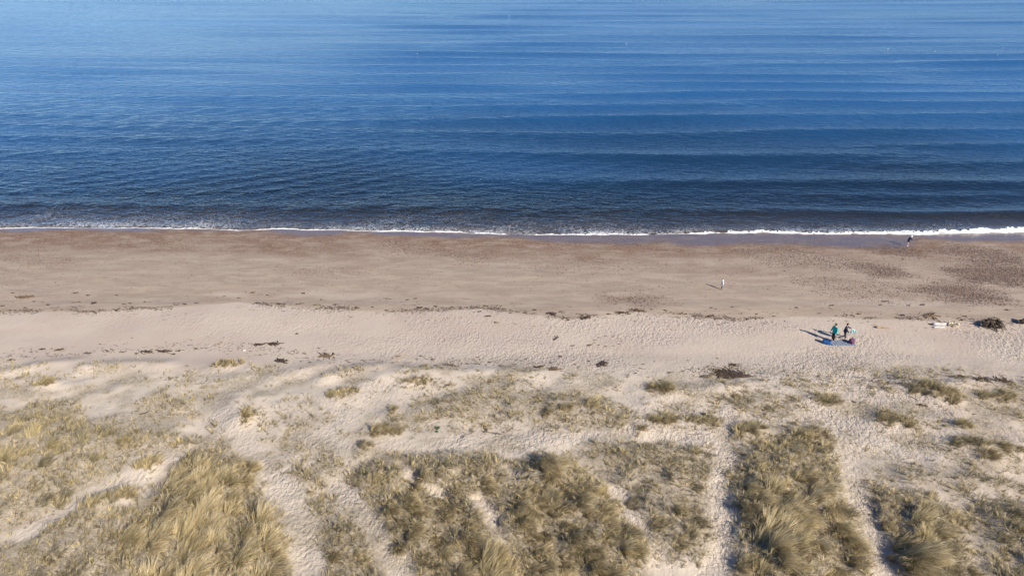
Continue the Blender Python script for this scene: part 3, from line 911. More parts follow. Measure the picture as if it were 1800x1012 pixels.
def curve_pts(p0, d, L, n, bend, rng, r0, r1):
    pts = [Vector(p0)]; d = Vector(d).normalized()
    for i in range(n):
        d = (d + Vector((rng.uniform(-bend, bend), rng.uniform(-bend, bend), rng.uniform(-bend, bend)))).normalized()
        pts.append(pts[-1] + d * L / n)
    return pts, [r0 + (r1 - r0) * i / n for i in range(n + 1)]

def weed_mesh(seed, size, strands, thick=0.05, aspect=0.45):
    """a flattened heap of torn, curling seaweed ribbons"""
    rng = random.Random(seed)
    paths = []
    for s in range(strands):
        a = rng.uniform(0, 6.28); rr = size * 0.5 * rng.random() * 0.72
        x, y = rr * math.cos(a), rr * math.sin(a) * aspect
        z = thick * 0.35 + thick * max(0, 1 - rr / (size * 0.5)) * rng.uniform(0.1, 0.9)
        ang = rng.gauss(0, 0.7) + (math.pi if rng.random() < .5 else 0)
        L = size * rng.uniform(0.14, 0.34); n = 4
        pts = []; 
        for i in range(n + 1):
            pts.append((x, y, z + rng.uniform(-0.2, 0.5) * thick * 0.5))
            ang += rng.uniform(-0.7, 0.7)
            x += L / n * math.cos(ang); y += L / n * math.sin(ang) * 0.7
        r = thick * rng.uniform(0.16, 0.36)
        paths.append((pts, [r * 0.5, r, r * 1.1, r * 0.8, r * 0.3]))
    return tube_mesh('seaweed', paths, 5, seed, 0.3)

def scale_at(c): return FPX / math.sqrt(c[1] ** 2 + (CAM_Z - c[2]) ** 2)   # photo px per metre

WEED_VAR = [weed_mesh(40 + k, 1.0, 15 + k % 3, 0.09, 0.30 + 0.06 * (k % 4)) for k in range(9)]
def place_weed(px, py, wpx, material, label, group, mesh=None, name='seaweed_clump', tilt=0.0):
    c = at(px, py); s = wpx / scale_at(c)
    me = mesh or WEED_VAR[random.randrange(9)]
    key = (me.name, material.name)
    if key not in VARM:
        m2 = me.copy(); m2.materials.clear(); m2.materials.append(material); VARM[key] = m2
    o = link(name, VARM[key], None, None, (c[0], c[1], c[2] - 0.005), (0, 0, tilt if tilt else random.uniform(-0.35, 0.35)))
    o.scale = (s, s * random.uniform(0.8, 1.4), min(1.0, 0.55 * s + 0.35))
    return tag(o, label, 'seaweed', group)
VARM = {}

LOW = [(22,515,8),(133,515,10),(85,536,10),(130,532,7),(139,531,7),(45,541,8),(5,538,10),(205,519,7),(218,535,8),(229,533,7),(155,519,8),(310,536,8),(325,535,10),(345,533,8),(394,521,7),(470,519,7),(533,516,10),(452,533,10),(490,534,10),(527,534,12),(590,536,12),(565,527,7),(680,525,7),(716,527,9),(730,525,8),(627,541,10),(680,546,10),(738,541,12),(749,542,8),(793,541,8),(842,548,10),(897,550,7),(910,548,8),(922,550,8),(940,545,10),(995,559,10),(998,563,7),(1070,552,10),(1170,546,10),(1250,541,7),(1258,543,6),(1287,540,7),(1247,556,10),(1263,571,7),(1400,541,8),(1509,552,11),(1548,536,8),(1597,537,7),(1622,536,12),(1690,563,8),(1696,556,8),(1770,545,10),(655,540,7),(765,538,7),(880,538,6),(1330,552,7),(1360,556,8),(1440,551,7),(1740,560,8),(60,530,7),(255,531,7),(420,524,7),(985,548,9),(1145,544,8),(1105,552,7),(1205,552,6)]
HIGH = [(105,615,20),(75,614,14),(155,621,14),(215,619,10),(315,617,14),(303,623,12),(240,621,9),(190,618,9),(345,613,10),(535,622,8),(545,637,8),(740,626,7),(985,627,9),(1117,656,7),(1177,655,9),(1261,630,6),(760,632,8),(820,640,8),(860,637,8),(880,643,10),(905,640,8),(1010,641,8),(1035,635,8),(690,638,8),(1500,706,9),(1712,728,6),(1585,673,8),(1645,710,8),(925,632,7),(840,628,6),(1130,640,6),(560,612,6),(610,634,8),(1160,668,7),(1385,660,6),(1340,668,8)]
ORD = ['first', 'second', 'third', 'fourth', 'fifth', 'sixth', 'seventh', 'eighth', 'ninth', 'tenth', 'eleventh', 'twelfth', 'thirteenth', 'fourteenth']
def scraps(lst, marks, phrase, group):
    """each scrap is named by its place in the row after the nearest landmark on its left"""
    cnt = {}
    for x, y, w in sorted(lst):
        k = max([i for i, m in enumerate(marks) if m[0] <= x])
        cnt[k] = cnt.get(k, 0) + 1
        place_weed(x, y, w * 1.25, M_WEED, '%s small %s, right of %s' % (ORD[cnt[k] - 1], phrase, marks[k][1]), group)
scraps(LOW, [(0, 'the left edge'), (166, 'the black compact lump'), (443, 'the brown tuft on the left arc'), (557, 'the olive clump left of centre'), (720, 'the reddish gravel patch near the centre'), (857, 'the black central lump'), (970, 'the long dark central strip'), (1122, 'the top of the pebble arc'), (1300, 'the white-coated child'), (1585, 'the strip by the bleached logs')], 'tideline seaweed scrap', 'seaweed scraps on the lower tideline')
scraps(HIGH, [(0, 'the left edge'), (300, 'the left dark seaweed line'), (575, 'the reddish brown left heap'), (795, 'the brown crest clump'), (974, 'the reddish central heap'), (1243, 'the mat by the largest heap'), (1480, 'the rightmost path')], 'dune-foot seaweed scrap', 'seaweed scraps at the foot of the dunes')

NAMED = [
 (40,523,30,M_WEED_BROWN,'brown seaweed pile on the damp sand at the far left'),
 (166,533,16,M_WEED,'black compact seaweed lump on the left part of the lower tideline'),
 (97,546,14,M_WEED_OLIVE,'olive seaweed clump under the black lump on the left tideline'),
 (443,515,14,M_WEED_BROWN,'brown seaweed tuft at the top of the left tideline arc'),
 (557,536,16,M_WEED_OLIVE,'olive seaweed clump on the tideline left of centre'),
 (857,556,13,M_WEED,'black seaweed lump just below the tideline at the centre'),
 (873,567,13,M_WEED_OLIVE,'small tan-olive clump on dry sand below the black central lump'),
 (970,552,22,M_WEED,'long dark seaweed strip on the tideline right of centre'),
 (1030,559,22,M_WEED,'dark seaweed strip right of the long central strip'),
 (1092,550,20,M_WEED,'dark seaweed strip at the left end of the tideline arc under the arched pebbles'),
 (1122,546,26,M_WEED_BROWN,'brown seaweed strip at the top of the arc under the arched pebbles'),
 (1462,537,14,M_WEED_BROWN,'brown strand on the damp sand above the person in the teal jacket'),
 (1555,530,14,M_WEED,'dark strand on the damp sand below the dark oval pebble patch'),
 (1585,554,16,M_WEED,'dark seaweed strip on the tideline left of the bleached logs'),
 (1635,555,30,M_WEED_BROWN,'brown flat seaweed drift just above the bleached logs'),
 (20,633,15,M_WEED,'dark seaweed lump at the dune foot by the left edge'),
 (258,619,30,M_WEED,'thin dark seaweed line at the dune foot on the left'),
 (287,618,28,M_WEED,'dark seaweed line continuing right along the left dune foot'),
 (455,606,20,M_WEED,'left piece of the dark seaweed line right of the twiggy driftwood'),
 (482,605,30,M_WEED,'long right piece of the dark seaweed line right of the twiggy driftwood'),
 (494,635,30,M_WEED,'curled seaweed string above the short grass rim'),
 (575,626,36,M_WEED_BROWN,'reddish brown seaweed heap on the left dune foot'),
 (625,646,18,M_WEED_BROWN,'faint brown seaweed bits beside the left grass rim'),
 (795,643,26,M_WEED_BROWN,'brown seaweed clump on the central foredune crest'),
 (948,645,26,M_WEED,'dark seaweed clump left of the reddish heap'),
 (974,649,26,M_WEED_BROWN,'reddish brown seaweed heap on the central dune foot'),
 (1060,640,32,M_WEED,'dark branching seaweed heap right of the reddish central heap'),
 (1037,607,16,M_WEED_BROWN,'brown seaweed clump in the dry sand left of the ring of bits'),
 (1290,642,22,M_WEED,'small dark seaweed heap above the largest heap'),
 (1243,662,25,M_WEED_BROWN,'brown seaweed mat left of the largest heap'),
 (1725,668,40,M_WEED,'dark seaweed drift on the right foredune crest'),
 (1765,671,40,M_WEED,'dark seaweed drift at the right end of the foredune crest'),
 (1690,662,24,M_WEED,'thin seaweed line at the left end of the right crest drift'),
 (1622,713,20,M_WEED_BROWN,'brown seaweed string on the sand right of the rightmost path'),
 (1502,707,11,M_WEED,'dark seaweed knot beside the elongated tuft'),
]
for i, (x, y, w, m, label) in enumerate(NAMED):
    me = weed_mesh(100 + i, 1.0, 34 if w > 18 else 20, 0.085, 0.30)
    place_weed(x, y, w * 1.15, m, label, 'larger seaweed clumps on the sand', me)
# the largest heap
c = at(1291, 662)
s = 74 / scale_at(c)
me = weed_mesh(333, 1.0, 210, 0.05, 0.42); me.materials.append(M_WEED)
o = link('seaweed_heap', me, None, None, (c[0], c[1], c[2] - 0.01), (0, 0, -0.3)); o.scale = (s, s * 1.3, 1.6)
tag(o, 'largest dark brown seaweed heap at the foot of the right dunes', 'seaweed', 'larger seaweed clumps on the sand')
# ring of small bits on the dry sand
for k in range(11):
    a = k / 11 * 6.28
    place_weed(1068 + 24 * math.cos(a), 600 + 9 * math.sin(a), 7, M_WEED_BROWN, '%s tiny brown bit of the seaweed ring, counted anticlockwise from its right end' % ORD[k], 'ring of seaweed bits')

def branch_thing(px, py, Lpx, ang, material, label, seed, forks=3, r=0.04, cat='driftwood', name='driftwood_branch', bend=0.18):
    c = at(px, py); L = Lpx / scale_at(c)
    rng = random.Random(seed)
    root = empty(name, c, ang)
    pts, rad = curve_pts((-L / 2, 0, r * 0.9), (1, 0, 0.02), L, 7, bend, rng, r, r * 0.5)
    for p in pts: p.z = max(p.z, r * 0.75) if p.z < 0.25 else p.z
    me = tube_mesh('stem', [(pts, rad)], 7, seed); link('stem', me, material, root)
    for f in range(forks):
        i = rng.randrange(1, 6); p = pts[i]
        sgn = rng.choice((-1, 1))
        q, rd = curve_pts(p, (rng.uniform(-.3, 1), sgn * rng.uniform(.4, 1), rng.uniform(0.0, .55)), L * rng.uniform(.18, .38), 4, 0.25, rng, r * 0.5, r * 0.18)
        for v in q: v.z = max(v.z, r * 0.3)
        link('twig', tube_mesh('twig', [(q, rd)], 6, seed + f), material, root)
    return tag(root, label, cat, 'pieces of driftwood on the sand')

branch_thing(386, 605, 17, 0.7, M_WOOD_GREY, 'twiggy grey driftwood knot above the lone green-gold tuft', 1, 7, 0.06)
branch_thing(979, 596, 14, 0.6, M_WOOD_DARK, 'dark forked driftwood piece on the dry sand at the centre', 2, 4, 0.07)
branch_thing(1007, 608, 9, 0.0, M_WOOD_DARK, 'short dark stick right of the dark forked driftwood', 3, 1, 0.035)
branch_thing(945, 617, 16, 0.1, M_WOOD_GREY, 'thin curved twig below the dark forked driftwood', 4, 1, 0.02, bend=0.3)
branch_thing(703, 630, 24, 0.05, M_WOOD_TAN, 'tan bent branch on the dune foot left of centre', 5, 3, 0.05)
branch_thing(868, 762, 36, -0.25, M_WOOD_GREY, 'grey forked branch lying in the hollow behind the central grass bank', 6, 4, 0.055)
branch_thing(1572, 674, 20, -0.25, M_WOOD_GREY, 'straight grey stick left of the right foredune crest', 7, 0, 0.03)
branch_thing(1553, 577, 26, -0.12, M_WOOD_TAN, 'tan driftwood slab on the sand right of the two standing people', 8, 1, 0.10)
branch_thing(1607, 699, 16, -0.5, M_WOOD_GREY, 'short grey stick under the right foredune crest', 9, 1, 0.03)
branch_thing(1225, 765, 26, -0.25, M_WOOD_GREY, 'thin stick lying beside the narrow curving path', 10, 0, 0.022)
branch_thing(255, 728, 18, 0.05, M_WOOD_DARK, 'dark stick at the left of the faint grass patch on the left foredune', 11, 1, 0.035)
branch_thing(360, 612, 18, 0.05, M_WOOD_GREY, 'thin pale twig left of the twiggy driftwood knot', 12, 1, 0.018)

# bleached logs
def log_thing(px, py, L, r, ang, m, label, seed, stubs):
    c = at(px, py); rng = random.Random(seed)
    root = empty('bleached_log', c, ang)
    n = 8
    pts = [(-L / 2 + L * i / n, 0.03 * math.sin(i * 1.3 + seed), r * 0.85 + 0.02 * math.sin(i)) for i in range(n + 1)]
    rad = [r * (0.75 + 0.25 * math.sin(math.pi * (0.15 + 0.7 * i / n)) + rng.uniform(-.05, .05)) for i in range(n + 1)]
    link('trunk', tube_mesh('trunk', [(pts, rad)], 12, seed, 0.05), m, root)
    for k in range(stubs):
        x = rng.uniform(-L * .4, L * .45); s = rng.choice((-1, 1))
        q, rd = curve_pts((x, 0, r), (rng.uniform(-.6, .8), s * rng.uniform(.3, 1), rng.uniform(0.1, .6)), rng.uniform(.25, .55), 4, .3, rng, r * .45, r * .16)
        for v in q: v.z = max(v.z, r * 0.2)
        link('branch_stub', tube_mesh('branch_stub', [(q, rd)], 7, seed + k), m, root)
    return tag(root, label, 'driftwood', 'pieces of driftwood on the sand')
log_thing(1650, 571.5, 1.15, 0.15, 0.03, M_WOOD_PALE, 'smooth white bleached log left of the cream root wood', 21, 0)
log_thing(1650, 576, 0.95, 0.08, 0.02, M_WOOD_PALE, 'thin white bleached pole in front of the white log', 22, 0)
log_thing(1675, 572, 1.0, 0.16, -0.1, M_WOOD_CREAM, 'cream gnarled bleached root wood right of the white log', 23, 9)

# uprooted stump
def stump(px, py, W, H, label, seed, nroots):
    c = at(px, py); rng = random.Random(seed)
    root = empty('uprooted_stump', c, 0)
    pts = [(-0.55 * W, 0.05, 0.22), (-0.35 * W, 0, 0.26), (-0.12 * W, 0, 0.34), (0.1 * W, 0.0, 0.42)]
    link('trunk', tube_mesh('trunk', [(pts, [0.17, 0.19, 0.25, 0.33])], 12, seed, 0.10), M_WOOD_DARK, root)
    cut = [(-0.56 * W, 0.05, 0.22), (-0.575 * W, 0.05, 0.22)]
    link('cut_end', tube_mesh('cut_end', [(cut, [0.15, 0.13])], 12, seed, 0.08), M_WOOD_CREAM, root)
    for k in range(nroots):
        a = rng.uniform(0, 6.28); f = math.sqrt(rng.random())
        st = Vector((0.12 * W + 0.36 * W * f * math.cos(a), 0.30 * f * math.sin(a), rng.uniform(0.10, 0.75) * H * (1 - 0.5 * f)))
        d = Vector((math.cos(a) * 0.8 + rng.uniform(-.5, .7), math.sin(a) + rng.uniform(-.5, .5), rng.uniform(-0.2, 1.0) * (1 - 0.5 * f)))
        q, rd = curve_pts(st, d, rng.choice((0.3, 0.45, 0.7, 0.95)) * min(1, H), 6, 0.42, rng, rng.uniform(0.035, 0.085), 0.012)
        for i, v in enumerate(q): v.z = max(v.z - 0.012 * i * i, 0.03)
        link('root', tube_mesh('root', [(q, rd)], 6, seed + k, 0.2), M_WOOD_DARK, root)
    return tag(root, label, 'tree stump', None)
stump(1741, 574, 1.5, 1.32, 'dark uprooted tree stump with a tangle of roots right of the bleached wood', 61, 80)
stump(1803, 569, 1.1, 0.55, 'dark gnarled driftwood stump cut off by the right edge of the picture', 62, 20)

# small pale shell-white scrap and black stone
def lump(name, px, py, r, m, label, cat, flat=0.5, seed=0):
    c = at(px, py); rng = random.Random(seed); bm = bmesh.new()
    bmesh.ops.create_icosphere(bm, subdivisions=2, radius=1.0)
    for v in bm.verts:
        k = 1 + rng.uniform(-0.16, 0.16); v.co = Vector((v.co.x * r * 1.25 * k, v.co.y * r * k, v.co.z * r * flat * k + r * flat * 0.75))
    me = bpy.data.meshes.new(name); bm.to_mesh(me); bm.free()
    for f in me.polygons: f.use_smooth = True
    return tag(link(name, me, m, None, c), label, cat)
lump('stone', 522, 587, 0.10, M_WOOD_DARK, 'single black stone on the pale dry sand left of centre', 'stone', 0.6, 3)
lump('pale_stone', 429, 616, 0.13, M_WOOD_PALE, 'white stone above the lone green-gold tuft', 'stone', 0.45, 4)

# small green seedlings in the hollow
M_LEAF = plain('seedling_leaf', (0.035, 0.06, 0.018), (0.07, 0.10, 0.035), 12.0, 0.6)
def seedling(px, py, s, label):
    c = at(px, py); root = empty('green_seedling', c, random.uniform(0, 6))
    for k in range(9):
        a = k / 9 * 6.28 + random.uniform(-.2, .2); L = s * random.uniform(.7, 1.1); w = L * .28
        bm = bmesh.new()
        P = [(0, 0.01), (0.35, w), (0.75, w * .9), (1.0, 0.01)]
        up = random.uniform(.25, .8); vs = []
        for t, ww in P:
            x = L * t; z = 0.02 + L * up * math.sin(t * 2.0) * .6
            vs.append((bm.verts.new((x * math.cos(a) - ww * math.sin(a), x * math.sin(a) + ww * math.cos(a), z)), bm.verts.new((x * math.cos(a) + ww * math.sin(a), x * math.sin(a) - ww * math.cos(a), z + .004))))
        for i in range(3): bm.faces.new((vs[i][0], vs[i + 1][0], vs[i + 1][1], vs[i][1]))
        me = bpy.data.meshes.new('leaf'); bm.to_mesh(me); bm.free(); link('leaf', me, M_LEAF, root)
    tag(root, label, 'plant', 'green seedlings in the dune hollow')
seedling(769, 753, 0.20, 'larger dark green seedling in the sandy hollow left of the grey branch')
seedling(768, 759, 0.13, 'smaller dark green seedling just below the larger one')

# ------------------------------------------------------------------ people
def skin_mesh(name, verts, edges, radii, root=0, sub=1):
    me = bpy.data.meshes.new(name); me.from_pydata(verts, edges, []); me.update()
    o = bpy.data.objects.new(name, me); COL.objects.link(o)
    md = o.modifiers.new('Skin', 'SKIN'); md.use_smooth_shade = True; md.branch_smoothing = 0.6
    for i, sv in enumerate(me.skin_vertices[0].data):
        r = radii[i]; sv.radius = r if isinstance(r, tuple) else (r, r)
        sv.use_root = (i == root)
    sm = o.modifiers.new('Sub', 'SUBSURF'); sm.levels = sub; sm.render_levels = sub
    dg = bpy.context.evaluated_depsgraph_get(); dg.update()
    out = bpy.data.meshes.new_from_object(o.evaluated_get(dg))
    bpy.data.objects.remove(o); bpy.data.meshes.remove(me)
    out.name = name
    for f in out.polygons: f.use_smooth = True
    return out

class Skel:
    def __init__(s): s.v = []; s.e = []; s.r = []
    def add(s, p, r, parent=None):
        s.v.append(tuple(p)); s.r.append(r); i = len(s.v) - 1
        if parent is not None: s.e.append((parent, i))
        return i
    def mesh(s, name, sub=1): return skin_mesh(name, s.v, s.e, s.r, 0, sub)

def cloth(name, c, c2=None, scale=22.0): return plain(name, c, c2 or tuple(x * 0.75 for x in c), scale, 0.85, 0.004)
M_SKIN = plain('skin', (0.50, 0.32, 0.24), (0.56, 0.37, 0.28), 5.0, 0.6)
M_HAIR = plain('brown_hair', (0.035, 0.022, 0.014), (0.075, 0.047, 0.03), 25.0, 0.6)
M_BLACK = cloth('black_trousers', (0.018, 0.018, 0.021))
M_NAVY = cloth('navy_cloth', (0.022, 0.028, 0.060))
M_DENIM = cloth('dark_denim', (0.030, 0.045, 0.095))
M_TEAL = cloth('teal_jacket', (0.012, 0.40, 0.37), (0.010, 0.32, 0.30))
M_WHITE = cloth('white_cloth', (0.74, 0.73, 0.71), (0.64, 0.63, 0.62))
M_SHOE = cloth('dark_shoe', (0.03, 0.026, 0.024))
M_EYE = plain('eye', (0.02, 0.015, 0.01), (0.03, 0.02, 0.015), 5.0, 0.3)

def person(px, py, H, face, label, top, legs_m, hair_m, lean=0.0, stride=0.10, knee=0.0, long_coat=False, hood=False, bare_legs=False, arms=((0.12, 0.0, 0.0), (-0.12, 0.0, 0.0))):
    """figure built in its own frame, looking along +x; arms: (forward swing, outward, elbow bend) for the left and right arm"""
    c = at(px, py); k = H / 1.75
    root = empty('person', c, face)
    S = lambda *p: Vector(p) * k
    ln = math.sin(lean); cl = math.cos(lean)
    def T(x, y, z, piv=0.93):           # lean the trunk forward about the hips
        dz = z - piv
        return S(x * cl + dz * ln, y, piv + dz * cl - x * ln)
    hip = S(0, 0, 0.93); 
    J = {}
    J['chest'] = T(0.0, 0, 1.28); J['waist'] = T(0, 0, 1.08); J['neck0'] = T(-0.01, 0, 1.44); J['neck1'] = T(0.02, 0, 1.53)
    J['head'] = T(0.045, 0, 1.62); J['crown'] = T(0.03, 0, 1.70)
    for s, (fw, outw, eb) in zip((1, -1), arms):
        sh = T(0, 0.185 * s, 1.40)
        d = Vector((math.sin(fw), s * (0.16 + outw), -math.cos(fw))).normalized()
        el = sh + d * 0.29 * k
        d2 = Vector((math.sin(fw + eb), s * (0.05 + 0.4 * outw), -math.cos(fw + eb))).normalized()
        wr = el + d2 * 0.25 * k
        J[s] = (sh, el, wr, d2)
    L = {}
    for s in (1, -1):
        hp = S(0, 0.095 * s, 0.90); fwd = stride * s
        kb = knee if s == -1 else 0.0
        kn = S(fwd * 0.5 + 0.03 + kb * 0.10, 0.105 * s, 0.48 + kb * 0.02)
        an = S(fwd - kb * 0.32, 0.11 * s, 0.085 + kb * 0.22)
        toe = an + S(0.15, 0.015 * s, -0.055 - kb * 0.08)
        L[s] = (hp, kn, an, toe)
    # body: one continuous surface
    b = Skel()
    i0 = b.add(hip, (0.150 * k, 0.115 * k)); i1 = b.add(J['waist'], (0.135 * k, 0.10 * k), i0); i2 = b.add(J['chest'], (0.160 * k, 0.115 * k), i1)
    i3 = b.add(J['neck0'], 0.062 * k, i2); i4 = b.add(J['neck1'], 0.056 * k, i3); i5 = b.add(J['head'], (0.082 * k, 0.098 * k), i4); b.add(J['crown'], (0.066 * k, 0.075 * k), i5)
    for s in (1, -1):
        sh, el, wr, d2 = J[s]
        a = b.add(sh, 0.058 * k, i2); a = b.add(el, 0.042 * k, a); a = b.add(wr, 0.029 * k, a)
        palm = wr + d2 * 0.065 * k
        pa = b.add(palm, (0.036 * k, 0.020 * k), a)
        side = Vector((1, 0, 0)) - d2 * d2.x
        side = side.normalized() if side.length > 0.1 else Vector((0, 1, 0))
        curl = Vector((0, -s, 0))
        for q, (off, ln_) in enumerate([(0.030, .072), (0.010, .082), (-0.010, .076), (-0.028, .060)]):
            p0 = palm + side * off * k + d2 * 0.030 * k
            f0 = b.add(p0, 0.0095 * k, pa)
            p1 = p0 + d2 * ln_ * 0.55 * k + curl * 0.006 * k
            f1 = b.add(p1, 0.0088 * k, f0); b.add(p1 + d2 * ln_ * 0.4 * k + curl * 0.022 * k, 0.0075 * k, f1)
        t0 = b.add(wr + d2 * 0.03 * k + side * 0.035 * k, 0.011 * k, pa); b.add(wr + d2 * 0.075 * k + side * 0.058 * k, 0.009 * k, t0)
        hp, kn, an, toe = L[s]
        a = b.add(hp, 0.082 * k, i0); a = b.add(kn, 0.055 * k, a); a = b.add(an, 0.037 * k, a); b.add(toe, (0.040 * k, 0.026 * k), a)
    link('body', b.mesh('body', 1), M_SKIN, root)
    # face
    hd = J['head']; fx = Vector((cl, 0, -ln)); up = Vector((ln, 0, cl))
    def ball(nm, p, r, m, sc=(1, 1, 1)):
        bm = bmesh.new(); bmesh.ops.create_icosphere(bm, subdivisions=2, radius=1.0)
        for v in bm.verts: v.co = Vector((v.co.x * r * sc[0], v.co.y * r * sc[1], v.co.z * r * sc[2])) + p
        me = bpy.data.meshes.new(nm); bm.to_mesh(me); bm.free()
        for f in me.polygons: f.use_smooth = True
        return link(nm, me, m, root)
    for s in (1, -1):
        ball('eye', hd + fx * 0.092 * k + Vector((0, 0.032 * s * k, 0)) + up * 0.005 * k, 0.011 * k, M_EYE)
        ball('ear', hd + Vector((0, 0.084 * s * k, 0)) - fx * 0.005 * k, 0.026 * k, M_SKIN, (0.6, 0.4, 1.1))
    ball('nose', hd + fx * 0.102 * k - up * 0.018 * k, 0.016 * k, M_SKIN, (1, 0.8, 1.3))
    ball('mouth', hd + fx * 0.090 * k - up * 0.052 * k, 0.018 * k, plain('lips', (0.42, 0.18, 0.15), (0.45, 0.2, 0.17), 5), (0.5, 1.1, 0.4))
    # hair or hood: a shell around the back and top of the head
    bm = bmesh.new(); bmesh.ops.create_uvsphere(bm, u_segments=18, v_segments=12, radius=1.0)
    rr = 0.150 if hood else 0.112
    kill = []
    for v in bm.verts:
        x, y, z = v.co
        if x > 0.45 and z < 0.42: kill.append(v)
        elif z < (-0.95 if hood else -0.75): kill.append(v)
        v.co = hd + fx * (x * rr * 1.08 - 0.012) * k + Vector((0, y * rr * 0.92 * k, 0)) + up * (z * rr * 1.12 + 0.022) * k
    bmesh.ops.delete(bm, geom=kill, context='VERTS')
    me = bpy.data.meshes.new('hood' if hood else 'hair'); bm.to_mesh(me); bm.free()
    for f in me.polygons: f.use_smooth = True
    hobj = link('hood' if hood else 'hair', me, hair_m, root)
    sol = hobj.modifiers.new('Solid', 'SOLIDIFY'); sol.thickness = 0.012 * k; sol.offset = -1
    # jacket: trunk and sleeves, ends at the hips (or knees) and wrists
    j = Skel(); hem = 0.55 if long_coat else 0.79
    bulk = 1.16 if top is M_TEAL else 1.0
    a0 = j.add(J['chest'], (0.205 * k * bulk, 0.160 * k * bulk)); a1 = j.add(J['waist'], (0.205 * k * bulk, 0.170 * k * bulk), a0); a2 = j.add(S(0, 0, 0.93), (0.208 * k * bulk, 0.178 * k * bulk), a1)
    j.add(S(0.0, 0, hem), ((0.225 if long_coat else 0.212) * k, (0.20 if long_coat else 0.18) * k), a2)
    j.add(T(-0.005, 0, 1.46), 0.095 * k, a0)
    for s in (1, -1):
        sh, el, wr, d2 = J[s]
        a = j.add(sh + Vector((0, 0, 0.005 * k)), 0.088 * k, a0); a = j.add(el, 0.068 * k, a); j.add(wr - d2 * 0.01 * k, 0.054 * k, a)
    link('jacket', j.mesh('jacket', 2), top, root)
    # trousers (or short leggings) and shoes
    if not bare_legs:
        t = Skel(); p0 = t.add(S(0, 0, 0.93), (0.112 * k, 0.112 * k))
        for s in (1, -1):
            hp, kn, an, toe = L[s]
            a = t.add(hp, 0.098 * k, p0); a = t.add(kn, 0.076 * k, a); t.add(an + (kn - an) * 0.08, 0.062 * k, a)
        link('trousers', t.mesh('trousers', 2), legs_m, root)
    else:
        t = Skel(); p0 = t.add(S(0, 0, 0.93), (0.112 * k, 0.112 * k))
        for s in (1, -1):
            hp, kn, an, toe = L[s]
            a = t.add(hp, 0.10 * k, p0); t.add(hp + (kn - hp) * 0.55, 0.088 * k, a)
        link('shorts', t.mesh('shorts', 2), legs_m, root)
    for s in (1, -1):
        hp, kn, an, toe = L[s]
        q = Skel(); a = q.add(an + S(-0.045, 0, -0.035), (0.048 * k, 0.046 * k)); a = q.add(an + S(0.05, 0.005 * s, -0.042), (0.050 * k, 0.042 * k), a); q.add(toe + S(0.03, 0, -0.002), (0.045 * k, 0.030 * k), a)
        link('shoe', q.mesh('shoe', 2), M_SHOE if not bare_legs else M_WHITE, root)
    return tag(root, label, 'person', None), J, k

person(1463.5, 599.5, 1.78, R(205), 'person in a teal jacket and black trousers standing by the blanket', M_TEAL, M_BLACK, M_HAIR, 0.06, 0.07, arms=((0.15, 0.10, 0.3), (0.1, 0.10, 0.3)))
pn, JN, kn_ = person(1482, 597.5, 1.68, R(-25), 'person in navy clothes holding a pale turquoise cloth beside the teal jacket', M_NAVY, M_DENIM, M_HAIR, 0.05, 0.14, 0.9, arms=((0.75, 0.25, 0.55), (0.35, 0.05, 0.5)))
person(1594.5, 432.5, 1.32, R(10), 'child with a white hood and navy coat leaning forward at the waterline', M_NAVY, M_NAVY, M_WHITE, 0.42, 0.05, hood=True, bare_legs=True, arms=((0.7, 0.0, 0.3), (0.5, 0.0, 0.3)))
person(1268, 508.5, 1.02, R(30), 'small child in a long white coat walking alone on the damp sand', M_WHITE, M_BLACK, M_WHITE, 0.08, 0.16, long_coat=True, hood=True, arms=((0.3, 0.0, 0.2), (-0.25, 0.0, 0.2)))

# the cloth held by the person in navy
M_TURQ = plain('turquoise_cloth', (0.10, 0.42, 0.42), (0.62, 0.72, 0.70), 9.0, 0.85)
def held_cloth():
    sh, el, wr, d2 = JN[1]
    hand = wr + d2 * 0.09
    mw = Matrix.Translation(pn.location) @ Euler(pn.rotation_euler).to_matrix().to_4x4()
    c = mw @ hand
    bm = bmesh.new(); n = 14
    vs = []
    for i in range(n):
        row = []
        for jx in range(n):
            u = jx / (n - 1) - 0.5; t = i / (n - 1)
            w = 0.10 + 0.50 * t ** 0.7
            row.append(bm.verts.new((u * w + 0.16 * t, 0.06 * math.sin(u * 16 + t * 3) * (0.4 + t), 0.03 - 0.42 * t + 0.05 * math.cos(u * 9))))
        vs.append(row)
    for i in range(n - 1):
        for jx in range(n - 1): bm.faces.new((vs[i][jx], vs[i][jx + 1], vs[i + 1][jx + 1], vs[i + 1][jx]))
    me = bpy.data.meshes.new('held_cloth'); bm.to_mesh(me); bm.free()
    for f in me.polygons: f.use_smooth = True
    o = link('held_cloth', me, M_TURQ, None, c, (0, 0.0, 0.15))
    sol = o.modifiers.new('Solid', 'SOLIDIFY'); sol.thickness = 0.012
    tag(o, 'crumpled white and turquoise cloth held by the person in navy', 'cloth')
held_cloth()

